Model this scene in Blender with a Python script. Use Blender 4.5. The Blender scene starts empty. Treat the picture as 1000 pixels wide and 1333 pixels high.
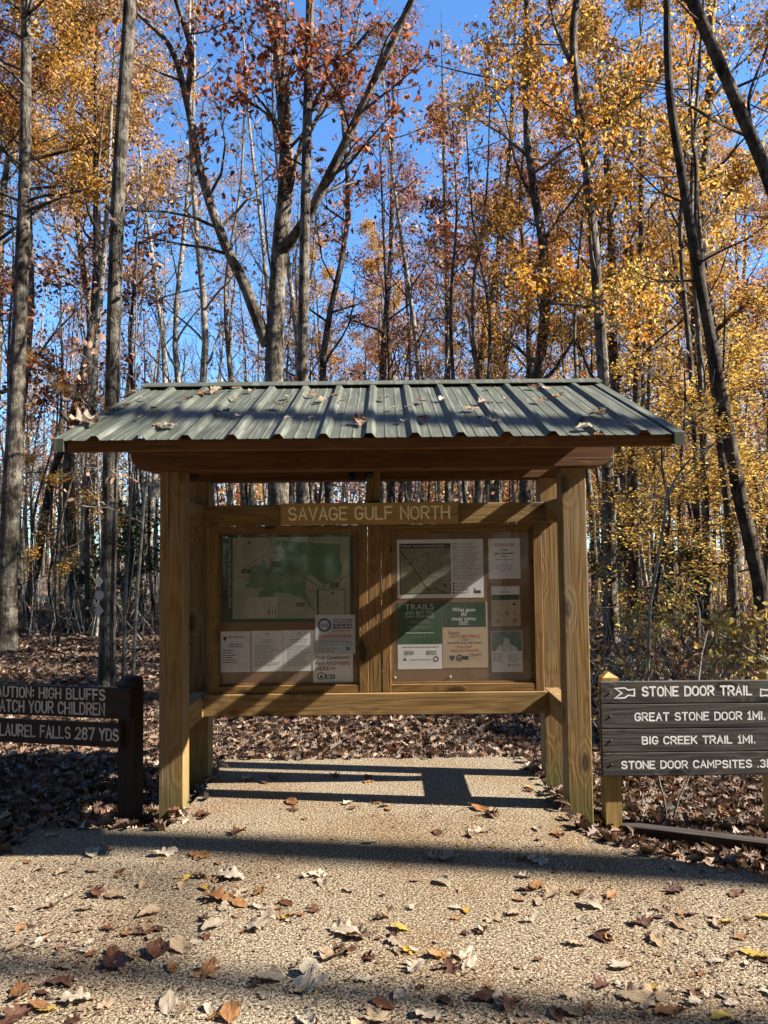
import bpy, bmesh, math, random
import numpy as np
from mathutils import Vector, Matrix

R = math.radians
sc = bpy.context.scene
COL = sc.collection

# ------------------------------------------------------------------ camera
CAM = Vector((0.064, -4.46, 1.48))
PITCH, ROLL, FPX = R(2.95), R(-0.62), 1000.0
cd = bpy.data.cameras.new("camera")
cam = bpy.data.objects.new("camera", cd)
COL.objects.link(cam)
cd.sensor_fit = 'VERTICAL'
cd.sensor_height = 36.0
cd.lens = 36.0 * FPX / 1333.0
cd.clip_start, cd.clip_end = 0.05, 2000.0
CROT = Matrix.Rotation(R(90) + PITCH, 4, 'X') @ Matrix.Rotation(ROLL, 4, 'Z')
cam.matrix_world = Matrix.Translation(CAM) @ CROT
sc.camera = cam

# ------------------------------------------------------------------ sky, sun, exposure
SUN = Vector((0.812, -0.112, 0.578)).normalized()
world = bpy.data.worlds.new("World")
sc.world = world
world.use_nodes = True
wn = world.node_tree
for n in list(wn.nodes):
    wn.nodes.remove(n)
sky = wn.nodes.new('ShaderNodeTexSky')
sky.sky_type = 'NISHITA'
sky.sun_disc = False
sky.sun_elevation = math.asin(SUN.z)
sky.sun_rotation = math.atan2(SUN.x, SUN.y)
sky.altitude = 500
sky.air_density = 1.0
sky.dust_density = 0.4
sky.ozone_density = 3.0
bgn = wn.nodes.new('ShaderNodeBackground')
bgn.inputs['Strength'].default_value = 0.055
won = wn.nodes.new('ShaderNodeOutputWorld')
tint = wn.nodes.new('ShaderNodeMix')
tint.data_type, tint.blend_type = 'RGBA', 'MULTIPLY'
tint.inputs[0].default_value = 1.0
tint.inputs[7].default_value = (0.74, 1.10, 1.38, 1)
wn.links.new(sky.outputs[0], tint.inputs[6])
wn.links.new(tint.outputs[2], bgn.inputs[0])
wn.links.new(bgn.outputs[0], won.inputs[0])
sl = bpy.data.lights.new("sun", 'SUN')
sl.energy = 5.0
sl.angle = R(0.5)
sl.color = (1.0, 0.945, 0.855)
so = bpy.data.objects.new("sun", sl)
so.rotation_euler = (-SUN).to_track_quat('-Z', 'Y').to_euler()
so.location = (20, -5, 20)
COL.objects.link(so)
sc.view_settings.view_transform = 'Standard'
sc.view_settings.look = 'None'
sc.view_settings.exposure = 2.12
sc.view_settings.gamma = 1.0
sc.render.engine = 'CYCLES'
cy = sc.cycles
cy.max_bounces, cy.diffuse_bounces, cy.glossy_bounces = 6, 1, 2
cy.transmission_bounces, cy.transparent_max_bounces = 4, 8
cy.caustics_reflective = cy.caustics_refractive = False
cy.sample_clamp_indirect = 6.0
cy.use_denoising = True
cy.use_adaptive_sampling = True
cy.adaptive_threshold = 0.015

# ------------------------------------------------------------------ pixel helper (photo 1000x1333)
RC3 = CROT.to_3x3()
def ray(u, v):
    return RC3 @ Vector(((u - 500.0) / FPX, (666.5 - v) / FPX, -1.0))
def at_y(u, v, y):
    d = ray(u, v)
    return CAM + d * ((y - CAM.y) / d.y)
def at_z(u, v, z):
    d = ray(u, v)
    return CAM + d * ((z - CAM.z) / d.z)
def at_d(u, v, d):
    return at_y(u, v, CAM.y + d)

# ------------------------------------------------------------------ materials
MATS = {}
class NT:
    def __init__(self, name):
        self.m = bpy.data.materials.new(name)
        self.m.use_nodes = True
        self.t = self.m.node_tree
        for n in list(self.t.nodes):
            self.t.nodes.remove(n)
        self.out = self.t.nodes.new('ShaderNodeOutputMaterial')
        MATS[name] = self.m
    def n(self, typ, **kw):
        nd = self.t.nodes.new(typ)
        for k, v in kw.items():
            if k.startswith('_'):
                setattr(nd, k[1:], v)
            else:
                key = int(k[1:]) if k[0] == 'i' and k[1:].isdigit() else k.replace('__', ' ')
                s = nd.inputs[key]
                if isinstance(v, bpy.types.NodeSocket):
                    self.t.links.new(v, s)
                else:
                    s.default_value = v
        return nd
    def ramp(self, fac, stops, interp='LINEAR'):
        nd = self.t.nodes.new('ShaderNodeValToRGB')
        cr = nd.color_ramp
        cr.interpolation = interp
        while len(cr.elements) > 1:
            cr.elements.remove(cr.elements[-1])
        cr.elements[0].position = stops[0][0]
        cr.elements[0].color = (*stops[0][1], 1)
        for p, c in stops[1:]:
            e = cr.elements.new(p)
            e.color = (*c, 1)
        self.t.links.new(fac, nd.inputs[0])
        return nd.outputs[0]
    def mix(self, fac, a, b, blend='MIX'):
        nd = self.t.nodes.new('ShaderNodeMix')
        nd.data_type = 'RGBA'
        nd.blend_type = blend
        for s, v in ((nd.inputs[0], fac), (nd.inputs[6], a), (nd.inputs[7], b)):
            if isinstance(v, bpy.types.NodeSocket):
                self.t.links.new(v, s)
            elif isinstance(v, tuple):
                s.default_value = (*v, 1)
            else:
                s.default_value = v
        return nd.outputs[2]
    def math(self, op, a, b=None, clamp=False):
        nd = self.t.nodes.new('ShaderNodeMath')
        nd.operation = op
        nd.use_clamp = clamp
        for s, v in zip(nd.inputs, (a, b)):
            if v is None:
                continue
            if isinstance(v, bpy.types.NodeSocket):
                self.t.links.new(v, s)
            else:
                s.default_value = v
        return nd.outputs[0]
    def bump(self, h, strength, dist):
        return self.n('ShaderNodeBump', Height=h, Strength=strength, Distance=dist).outputs[0]
    def pbr(self, color, rough=0.8, normal=None, metallic=0.0, spec=0.3):
        kw = {'Base__Color': color if isinstance(color, bpy.types.NodeSocket) else (*color, 1), 'Roughness': rough, 'Metallic': metallic, 'Specular__IOR__Level': spec}
        if normal is not None:
            kw['Normal'] = normal
        return self.n('ShaderNodeBsdfPrincipled', **kw).outputs[0]
    def done(self, shader):
        self.t.links.new(shader, self.out.inputs[0])
        return self.m

def flat_mat(name, color, rough=0.6, var=0.06, spec=0.3, metallic=0.0, scale=30.0):
    t = NT(name)
    co = t.n('ShaderNodeTexCoord').outputs['Object']
    nz = t.n('ShaderNodeTexNoise', Vector=co, Scale=scale, Detail=4.0).outputs[0]
    lo = tuple(c * (1 - var * 2) for c in color)
    hi = tuple(min(1, c * (1 + var * 2)) for c in color)
    c = t.ramp(nz, [(0.3, lo), (0.7, hi)])
    return t.done(t.pbr(c, rough, spec=spec, metallic=metallic))

def wood_mat(name, axis, c_dark, c_mid, c_light, green=0.0, knots=True, weather=0.0):
    """sawn pine: grain stretched along one axis, rings, knots, checks, some weathering"""
    t = NT(name)
    co = t.n('ShaderNodeTexCoord').outputs['Object']
    rnd = t.n('ShaderNodeObjectInfo').outputs['Random']
    off = t.n('ShaderNodeCombineXYZ', X=t.math('MULTIPLY', rnd, 17.3), Y=t.math('MULTIPLY', rnd, 9.1), Z=t.math('MULTIPLY', rnd, 31.7)).outputs[0]
    co = t.n('ShaderNodeVectorMath', _operation='ADD', i0=co, i1=off).outputs[0]
    sc1 = [9.0, 9.0, 9.0]; sc1[axis] = 0.9
    sc2 = [90.0, 90.0, 90.0]; sc2[axis] = 2.5
    sc3 = [7.5, 7.5, 7.5]; sc3[axis] = 3.4
    m1 = t.n('ShaderNodeMapping', Vector=co, Scale=sc1).outputs[0]
    m2 = t.n('ShaderNodeMapping', Vector=co, Scale=sc2).outputs[0]
    m3 = t.n('ShaderNodeMapping', Vector=co, Scale=sc3).outputs[0]
    big = t.n('ShaderNodeTexNoise', Vector=m1, Scale=1.0, Detail=2.0, Roughness=0.4).outputs[0]
    v = t.n('ShaderNodeTexVoronoi', Vector=m3, Scale=1.0, Randomness=1.0)
    kd = v.outputs['Distance']
    sel = t.math('GREATER_THAN', t.n('ShaderNodeSeparateColor', i0=v.outputs['Color']).outputs[0], 0.45)
    warp = t.math('MULTIPLY', sel, t.math('MULTIPLY', t.math('MAXIMUM', t.math('SUBTRACT', 0.55, kd), 0.0), 5.0))
    rings = t.math('FRACT', t.math('ADD', t.math('MULTIPLY', big, 8.0), warp if knots else 0.0))
    rings = t.math('ABSOLUTE', t.math('SUBTRACT', rings, 0.5))
    fine = t.n('ShaderNodeTexNoise', Vector=m2, Scale=1.0, Detail=3.0).outputs[0]
    blot = t.n('ShaderNodeTexNoise', Vector=co, Scale=3.0, Detail=4.0).outputs[0]
    g = t.math('ADD', t.math('MULTIPLY', rings, 0.55), t.math('MULTIPLY', fine, 0.75))
    c = t.ramp(g, [(0.2, c_dark), (0.45, c_mid), (0.72, c_light)])
    c = t.mix(t.math('MULTIPLY', blot, 0.55), c, tuple(x * 0.62 for x in c_mid))
    if knots:
        k = t.math('MULTIPLY', sel, t.n('ShaderNodeMapRange', Value=kd, **{'From__Min': 0.25, 'From__Max': 0.15, 'To__Min': 0.0, 'To__Max': 1.0}).outputs[0])
        c = t.mix(t.math('MULTIPLY', k, 0.85), c, tuple(x * 0.22 for x in c_dark))
    if weather:
        w = t.n('ShaderNodeTexNoise', Vector=m1, Scale=1.6, Detail=5.0, Roughness=0.7).outputs[0]
        wf = t.n('ShaderNodeMapRange', Value=w, **{'From__Min': 0.45, 'From__Max': 0.7}).outputs[0]
        c = t.mix(t.math('MULTIPLY', wf, weather), c, (0.175, 0.14, 0.095))
    if green:
        z = t.n('ShaderNodeSeparateXYZ', i0=t.n('ShaderNodeNewGeometry').outputs['Position']).outputs[2]
        zz = t.n('ShaderNodeMapRange', Value=t.math('ADD', z, t.math('MULTIPLY', blot, 0.25)), **{'From__Min': 0.38, 'From__Max': 0.05}).outputs[0]
        c = t.mix(t.math('MULTIPLY', zz, green), c, (0.075, 0.085, 0.022))
    sc4 = [34.0, 34.0, 34.0]; sc4[axis] = 0.55
    ck = t.n('ShaderNodeTexNoise', Vector=t.n('ShaderNodeMapping', Vector=co, Scale=sc4).outputs[0], Scale=1.0, Detail=2.0, Distortion=0.3).outputs[0]
    crk = t.n('ShaderNodeMapRange', Value=ck, **{'From__Min': 0.315, 'From__Max': 0.285}).outputs[0]
    c = t.mix(t.math('MULTIPLY', crk, 0.8), c, tuple(x * 0.25 for x in c_dark))
    nrm = t.bump(t.math('ADD', g, t.math('MULTIPLY', crk, -0.8)), 0.45, 0.004)
    return t.done(t.pbr(c, 0.72, nrm, spec=0.25))

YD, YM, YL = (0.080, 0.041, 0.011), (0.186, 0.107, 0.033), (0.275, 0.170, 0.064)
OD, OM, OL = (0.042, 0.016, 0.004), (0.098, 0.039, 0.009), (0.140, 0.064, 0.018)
WZ = wood_mat('post_pine', 2, YD, YM, YL, green=0.75, weather=0.7)
WX = wood_mat('beam_pine', 0, YD, YM, YL, weather=0.2)
WY = wood_mat('rail_pine', 1, YD, YM, YL, weather=0.2)
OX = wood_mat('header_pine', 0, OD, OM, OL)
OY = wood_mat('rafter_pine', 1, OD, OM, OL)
OZ = wood_mat('frame_pine', 2, (0.078, 0.037, 0.010), (0.160, 0.084, 0.025), (0.225, 0.130, 0.045))
OXF = wood_mat('frame_rail_pine', 0, (0.078, 0.037, 0.010), (0.160, 0.084, 0.025), (0.225, 0.130, 0.045))
PZ = wood_mat('pale_post_pine', 2, (0.17, 0.10, 0.028), (0.32, 0.205, 0.062), (0.42, 0.29, 0.105), weather=0.15)
NX = wood_mat('name_pine', 0, (0.26, 0.15, 0.04), (0.37, 0.23, 0.07), (0.43, 0.28, 0.10), knots=False)
SX = wood_mat('dark_sign_plank', 0, (0.018, 0.016, 0.013), (0.048, 0.041, 0.035), (0.10, 0.088, 0.074), knots=True)
BX = wood_mat('brown_sign_plank', 0, (0.012, 0.006, 0.004), (0.024, 0.013, 0.009), (0.040, 0.022, 0.015), knots=False)
BZ = wood_mat('brown_sign_post', 2, (0.012, 0.006, 0.004), (0.024, 0.013, 0.009), (0.040, 0.022, 0.015), knots=False)
TX = wood_mat('edging_timber', 0, (0.012, 0.009, 0.007), (0.028, 0.021, 0.016), (0.06, 0.047, 0.036), knots=False)
WHITE = flat_mat('sign_white_paint', (0.72, 0.70, 0.65), 0.7, 0.12)
GREYW = flat_mat('worn_grey_paint', (0.42, 0.39, 0.34), 0.7, 0.15)
ROUTED = flat_mat('routed_letter', (0.80, 0.68, 0.42), 0.7, 0.08)
BLACKM = flat_mat('black_iron', (0.012, 0.012, 0.013), 0.45, 0.1)
STEEL = flat_mat('galvanised', (0.45, 0.45, 0.44), 0.45, 0.1, metallic=0.6)
TAGM = flat_mat('blaze_grey', (0.33, 0.32, 0.29), 0.6, 0.1)

def roof_mat():
    t = NT('green_roof_metal')
    co = t.n('ShaderNodeTexCoord').outputs['Object']
    a = t.n('ShaderNodeTexNoise', Vector=co, Scale=2.2, Detail=6.0, Roughness=0.65).outputs[0]
    b = t.n('ShaderNodeTexNoise', Vector=t.n('ShaderNodeMapping', Vector=co, Scale=(38, 3, 3)).outputs[0], Scale=1.0, Detail=4.0).outputs[0]
    d = t.n('ShaderNodeTexNoise', Vector=co, Scale=160.0, Detail=2.0).outputs[0]
    c = t.ramp(a, [(0.3, (0.044, 0.049, 0.034)), (0.7, (0.070, 0.075, 0.055))])
    c = t.mix(t.n('ShaderNodeMapRange', Value=b, **{'From__Min': 0.52, 'From__Max': 0.75}).outputs[0], c, (0.14, 0.14, 0.115))
    c = t.mix(t.n('ShaderNodeMapRange', Value=d, **{'From__Min': 0.66, 'From__Max': 0.75}).outputs[0], c, (0.20, 0.16, 0.10))
    r = t.n('ShaderNodeMapRange', Value=a, **{'To__Min': 0.5, 'To__Max': 0.7}).outputs[0]
    return t.done(t.pbr(c, r, t.bump(a, 0.08, 0.01), spec=0.3))
ROOF = roof_mat()

def paving_mat():
    t = NT('textured_paving')
    co = t.n('ShaderNodeTexCoord').outputs['Object']
    n1 = t.n('ShaderNodeTexNoise', Vector=co, Scale=100.0, Detail=3.0, Roughness=0.6, Distortion=0.5).outputs[0]
    n2 = t.n('ShaderNodeTexNoise', Vector=co, Scale=210.0, Detail=2.0).outputs[0]
    n3 = t.n('ShaderNodeTexNoise', Vector=co, Scale=1.3, Detail=5.0, Roughness=0.6).outputs[0]
    n4 = t.n('ShaderNodeTexNoise', Vector=co, Scale=5.0, Detail=6.0, Roughness=0.7).outputs[0]
    h = t.math('ADD', t.math('MULTIPLY', n1, 0.75), t.math('MULTIPLY', n2, 0.25))
    c = t.ramp(h, [(0.39, (0.026, 0.017, 0.010)), (0.46, (0.098, 0.068, 0.039)), (0.53, (0.225, 0.175, 0.117)), (0.62, (0.40, 0.34, 0.25))])
    st = t.n('ShaderNodeMapRange', Value=n3, **{'From__Min': 0.46, 'From__Max': 0.70}).outputs[0]
    c = t.mix(t.math('MULTIPLY', st, 0.75), c, t.mix(1.0, c, (0.84, 0.68, 0.51), 'MULTIPLY'))
    n5 = t.n('ShaderNodeTexNoise', Vector=co, Scale=0.55, Detail=3.0).outputs[0]
    c = t.mix(t.n('ShaderNodeMapRange', Value=n5, **{'From__Min': 0.35, 'From__Max': 0.65, 'To__Min': 0.0, 'To__Max': 0.6}).outputs[0], c, t.mix(1.0, c, (0.76, 0.69, 0.60), 'MULTIPLY'))
    st2 = t.n('ShaderNodeMapRange', Value=n4, **{'From__Min': 0.58, 'From__Max': 0.72}).outputs[0]
    c = t.mix(t.math('MULTIPLY', st2, 0.7), c, t.mix(1.0, c, (0.62, 0.42, 0.28), 'MULTIPLY'))
    # two thin control joints that run towards the kiosk
    x = t.n('ShaderNodeSeparateXYZ', i0=co).outputs[0]
    wob = t.math('ADD', x, t.math('MULTIPLY', t.math('SUBTRACT', n4, 0.5), 0.012))
    j = None
    for jx in (-1.03, 1.085):
        q = t.math('LESS_THAN', t.math('ABSOLUTE', t.math('SUBTRACT', wob, jx)), 0.004)
        j = q if j is None else t.math('MAXIMUM', j, q)
    c = t.mix(t.math('MULTIPLY', j, 0.45), c, (0.06, 0.045, 0.03))
    hh = t.math('SUBTRACT', h, t.math('MULTIPLY', j, 0.6))
    return t.done(t.pbr(c, 0.9, t.bump(hh, 0.9, 0.012), spec=0.15))
PAVE = paving_mat()

def ground_mat():
    t = NT('forest_floor')
    co = t.n('ShaderNodeTexCoord').outputs['Object']
    v = t.n('ShaderNodeTexVoronoi', Vector=co, Scale=11.0, Randomness=1.0)
    rr = t.n('ShaderNodeSeparateColor', i0=v.outputs['Color']).outputs[0]
    c = t.ramp(rr, [(0.0, (0.045, 0.028, 0.02)), (0.35, (0.13, 0.075, 0.045)), (0.65, (0.24, 0.15, 0.09)), (1.0, (0.34, 0.25, 0.17))], 'CONSTANT')
    nz = t.n('ShaderNodeTexNoise', Vector=co, Scale=3.0, Detail=6.0).outputs[0]
    c = t.mix(t.math('MULTIPLY', nz, 0.6), c, (0.06, 0.04, 0.028))
    return t.done(t.pbr(c, 0.9, t.bump(rr, 0.6, 0.03), spec=0.1))
GROUND = ground_mat()

def bark_mat(name, dark, mid, light, lichen):
    t = NT(name)
    co = t.n('ShaderNodeTexCoord').outputs['Object']
    rnd = t.n('ShaderNodeObjectInfo').outputs['Random']
    m = t.n('ShaderNodeMapping', Vector=co, Scale=(22, 22, 4.5)).outputs[0]
    a = t.n('ShaderNodeTexNoise', Vector=m, Scale=1.0, Detail=5.0, Roughness=0.65, Distortion=0.4).outputs[0]
    b = t.n('ShaderNodeTexNoise', Vector=co, Scale=4.2, Detail=6.0, Roughness=0.75).outputs[0]
    c = t.ramp(a, [(0.34, dark), (0.5, mid), (0.68, light)])
    lf = t.n('ShaderNodeMapRange', Value=b, **{'From__Min': 0.46, 'From__Max': 0.58}).outputs[0]
    c = t.mix(t.math('MULTIPLY', lf, 0.75), c, lichen)
    k = t.n('ShaderNodeMapRange', Value=rnd, **{'To__Min': 0.6, 'To__Max': 1.15}).outputs[0]
    c = t.mix(1.0, c, t.n('ShaderNodeCombineXYZ', X=k, Y=k, Z=k).outputs[0], 'MULTIPLY')
    return t.done(t.pbr(c, 0.9, t.bump(a, 1.0, 0.06), spec=0.12))
BARK = bark_mat('grey_bark', (0.016, 0.012, 0.009), (0.054, 0.041, 0.030), (0.125, 0.100, 0.075), (0.22, 0.195, 0.15))
BARKD = bark_mat('dark_bark', (0.014, 0.010, 0.007), (0.048, 0.034, 0.025), (0.11, 0.080, 0.058), (0.14, 0.115, 0.083))
BARKP = bark_mat('pale_bark', (0.06, 0.048, 0.037), (0.17, 0.145, 0.115), (0.30, 0.26, 0.21), (0.36, 0.33, 0.27))

def leaf_mat(name, cols, transl=0.4, gloss=0.25):
    t = NT(name)
    g = t.n('ShaderNodeNewGeometry').outputs['Random Per Island']
    st = [((i + 0.0) / len(cols), c) for i, c in enumerate(cols)]
    c = t.ramp(g, st)
    d = t.pbr(c, 0.6, spec=gloss)
    if transl:
        tr = t.n('ShaderNodeBsdfTranslucent', Color=t.mix(1.0, c, (1.0, 0.86, 0.7), 'MULTIPLY')).outputs[0]
        d = t.n('ShaderNodeMixShader', Fac=transl, i1=d, i2=tr).outputs[0]
    return t.done(d)
LGOLD = leaf_mat('golden_leaf', [(0.16, 0.068, 0.016), (0.36, 0.18, 0.03), (0.48, 0.28, 0.05), (0.26, 0.115, 0.024), (0.56, 0.36, 0.08), (0.42, 0.23, 0.04)])
LRUST = leaf_mat('rust_leaf', [(0.13, 0.040, 0.020), (0.28, 0.088, 0.036), (0.36, 0.13, 0.05), (0.18, 0.055, 0.028), (0.42, 0.18, 0.075), (0.09, 0.03, 0.018)])
LRED = leaf_mat('red_brown_leaf', [(0.09, 0.032, 0.022), (0.20, 0.070, 0.038), (0.30, 0.12, 0.06), (0.14, 0.048, 0.03), (0.36, 0.18, 0.10)])
LYEL = leaf_mat('yellow_leaf', [(0.34, 0.21, 0.045), (0.52, 0.37, 0.085), (0.60, 0.46, 0.12), (0.40, 0.24, 0.045), (0.64, 0.53, 0.18), (0.28, 0.13, 0.035)], 0.45)
LORA = leaf_mat('orange_leaf', [(0.24, 0.09, 0.02), (0.44, 0.20, 0.035), (0.54, 0.30, 0.05), (0.32, 0.12, 0.025), (0.58, 0.40, 0.08)], 0.45)
LTAN = leaf_mat('tan_leaf', [(0.16, 0.085, 0.055), (0.30, 0.175, 0.115), (0.40, 0.25, 0.17), (0.22, 0.11, 0.075), (0.42, 0.26, 0.16)])
LGRN = leaf_mat('pale_green_leaf', [(0.22, 0.175, 0.035), (0.40, 0.32, 0.075), (0.48, 0.40, 0.11), (0.28, 0.20, 0.035), (0.20, 0.11, 0.04)], 0.45)
LEVG = leaf_mat('evergreen_leaf', [(0.012, 0.024, 0.010), (0.025, 0.045, 0.017), (0.04, 0.06, 0.022), (0.018, 0.032, 0.012)], 0.2)
LLIT = leaf_mat('litter_leaf', [(0.022, 0.016, 0.012), (0.070, 0.046, 0.031), (0.165, 0.108, 0.073), (0.040, 0.024, 0.017), (0.33, 0.25, 0.18), (0.095, 0.048, 0.029), (0.235, 0.155, 0.105), (0.045, 0.03, 0.021), (0.13, 0.065, 0.032)], 0.15)

def one_leaf_mat(name, ca, cb, transl=0.2):
    t = NT(name)
    co = t.n('ShaderNodeTexCoord').outputs['Object']
    rnd = t.n('ShaderNodeObjectInfo').outputs['Random']
    nz = t.n('ShaderNodeTexNoise', Vector=co, Scale=24.0, Detail=5.0).outputs[0]
    y = t.n('ShaderNodeSeparateXYZ', i0=co).outputs[1]
    c = t.ramp(t.math('ADD', t.math('MULTIPLY', nz, 0.7), t.math('MULTIPLY', rnd, 0.35)), [(0.25, ca), (0.8, cb)])
    v = t.n('ShaderNodeTexWave', Vector=co, Scale=18.0, Distortion=3.0, Detail=2.0).outputs['Fac']
    d = t.pbr(c, 0.6, t.bump(t.math('ADD', nz, t.math('MULTIPLY', v, 0.3)), 0.5, 0.004), spec=0.25)
    tr = t.n('ShaderNodeBsdfTranslucent', Color=c).outputs[0]
    return t.done(t.n('ShaderNodeMixShader', Fac=transl, i1=d, i2=tr).outputs[0])
F_TAN = one_leaf_mat('fallen_tan', (0.15, 0.095, 0.055), (0.34, 0.245, 0.15))
F_PALE = one_leaf_mat('fallen_pale', (0.20, 0.15, 0.105), (0.42, 0.345, 0.25))
F_ORG = one_leaf_mat('fallen_orange', (0.14, 0.058, 0.020), (0.30, 0.150, 0.058))
F_BRN = one_leaf_mat('fallen_brown', (0.04, 0.016, 0.010), (0.13, 0.052, 0.024))
F_YEL = one_leaf_mat('fallen_yellow', (0.27, 0.16, 0.03), (0.42, 0.28, 0.06))

# ------------------------------------------------------------------ mesh helpers
def link(o):
    COL.objects.link(o)
    return o
def tag(o, label=None, cat=None, group=None, kind=None):
    if label: o['label'] = label
    if cat: o['category'] = cat
    if group: o['group'] = group
    if kind: o['kind'] = kind
    return o
def empty(name, loc=(0, 0, 0), rz=0.0):
    o = bpy.data.objects.new(name, None)
    o.location = loc
    o.rotation_euler = (0, 0, rz)
    o.empty_display_size = 0.2
    return link(o)
def copy_tree(o, parent=None):
    c = o.copy()
    COL.objects.link(c)
    if parent is not None:
        c.parent = parent
    for ch in o.children:
        copy_tree(ch, c)
    return c

class MB:
    """collects shapes into one mesh; vertices are in the frame of the thing's base"""
    def __init__(self):
        self.v, self.f, self.mi = [], [], []
        self.smooth = []
    def add(self, vs, fs, mi=0, smooth=False):
        b = len(self.v)
        self.v += [tuple(p) for p in vs]
        for f in fs:
            self.f.append([b + i for i in f])
            self.mi.append(mi)
            self.smooth.append(smooth)
    def box(self, x0, x1, y0, y1, z0, z1, mi=0):
        vs = [(x, y, z) for z in (z0, z1) for y in (y0, y1) for x in (x0, x1)]
        self.add(vs, [(0, 2, 3, 1), (4, 5, 7, 6), (0, 1, 5, 4), (2, 6, 7, 3), (0, 4, 6, 2), (1, 3, 7, 5)], mi)
        return self
    def prism(self, pts, axis, a, b, mi=0):
        """polygon in the plane across `axis`, extruded a..b"""
        def P(p, t):
            q = list(p); q.insert(axis, t); return q
        n = len(pts)
        vs = [P(p, a) for p in pts] + [P(p, b) for p in pts]
        self.add(vs, [tuple(range(n)), tuple(range(2 * n - 1, n - 1, -1))] + [(i, (i + 1) % n, n + (i + 1) % n, n + i) for i in range(n)], mi)
        return self
    def tube(self, pts, radii, sides=6, mi=0, cap=True, jit=0.0, rng=None):
        pts = [Vector(p) for p in pts]
        n = len(pts)
        vs, fs = [], []
        t0 = (pts[1] - pts[0]).normalized()
        u = t0.orthogonal().normalized()
        for i in range(n):
            t = (pts[min(i + 1, n - 1)] - pts[max(i - 1, 0)])
            t = t.normalized() if t.length > 1e-9 else t0
            u = (u - t * u.dot(t))
            u = u.normalized() if u.length > 1e-6 else t.orthogonal().normalized()
            w = t.cross(u)
            for k in range(sides):
                a = 2 * math.pi * k / sides
                r = radii[i] * (1 + (rng.uniform(-jit, jit) if jit else 0))
                vs.append(pts[i] + (u * math.cos(a) + w * math.sin(a)) * r)
        for i in range(n - 1):
            for k in range(sides):
                k2 = (k + 1) % sides
                fs.append((i * sides + k, i * sides + k2, (i + 1) * sides + k2, (i + 1) * sides + k))
        if cap:
            fs.append(tuple(range(sides - 1, -1, -1)))
            fs.append(tuple((n - 1) * sides + k for k in range(sides)))
        self.add(vs, fs, mi, smooth=sides > 4)
        return self
    def mesh(self, name, mats, bevel=0.0):
        me = bpy.data.meshes.new(name)
        me.from_pydata(self.v, [], self.f)
        for m in (mats if isinstance(mats, (list, tuple)) else [mats]):
            me.materials.append(m)
        me.polygons.foreach_set('material_index', self.mi)
        me.polygons.foreach_set('use_smooth', self.smooth)
        bm = bmesh.new()
        bm.from_mesh(me)
        bmesh.ops.recalc_face_normals(bm, faces=bm.faces)
        if bevel:
            bmesh.ops.bevel(bm, geom=bm.edges[:], offset=bevel, segments=2, affect='EDGES', profile=0.5, clamp_overlap=True)
        bm.to_mesh(me)
        bm.free()
        me.update()
        return me
    def build(self, name, mats, parent=None, bevel=0.0, base=None):
        if base is not None:
            self.v = [(p[0] - base[0], p[1] - base[1], p[2] - base[2]) for p in self.v]
        o = bpy.data.objects.new(name, self.mesh(name, mats, bevel))
        if parent is not None:
            o.parent = parent
        return link(o)

def np_mesh(name, V, faces_tpl, N, nv, mats, midx=None):
    """N copies of a template laid out in V (N*nv,3); faces_tpl = template faces"""
    loops1 = [i for f in faces_tpl for i in f]
    tot1 = [len(f) for f in faces_tpl]
    L = np.array(loops1, dtype=np.int32)
    loops = (L[None, :] + (np.arange(N, dtype=np.int32) * nv)[:, None]).ravel()
    totals = np.tile(np.array(tot1, dtype=np.int32), N)
    starts = np.concatenate(([0], np.cumsum(totals)[:-1])).astype(np.int32)
    me = bpy.data.meshes.new(name)
    me.vertices.add(len(V))
    me.vertices.foreach_set('co', V.astype(np.float32).ravel())
    me.loops.add(len(loops))
    me.loops.foreach_set('vertex_index', loops)
    me.polygons.add(len(totals))
    me.polygons.foreach_set('loop_start', starts)
    me.polygons.foreach_set('loop_total', totals)
    for m in mats:
        me.materials.append(m)
    if midx is not None:
        me.polygons.foreach_set('material_index', np.repeat(midx, len(tot1)).astype(np.int32))
    me.update(calc_edges=True)
    return me

# leaf templates: y along the midrib, length 1, folded along the midrib
RHOMB = ([(0, 0, 0), (0.30, 0.45, 0.10), (0, 1, 0.02), (-0.30, 0.45, 0.10)], [(0, 1, 2), (0, 2, 3)])
OVAL = ([(0, 0, 0), (0.27, 0.28, 0.08), (0.25, 0.66, 0.09), (0, 1, -0.05), (-0.25, 0.66, 0.09), (-0.27, 0.28, 0.08)], [(0, 1, 2, 3), (0, 3, 4, 5)])
_oak_r = [(0.10, 0.10), (0.24, 0.22), (0.12, 0.33), (0.36, 0.48), (0.14, 0.56), (0.34, 0.76), (0.12, 0.80)]
OAK = ([(0, 0, 0), (0, 1, -0.08)] + [(x, y, 0.22 * x) for x, y in _oak_r] + [(-x, y, 0.22 * x) for x, y in _oak_r],
       [(0, 2, 3, 4, 5, 6, 7, 8, 1), (0, 1, 15, 14, 13, 12, 11, 10, 9)])

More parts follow.
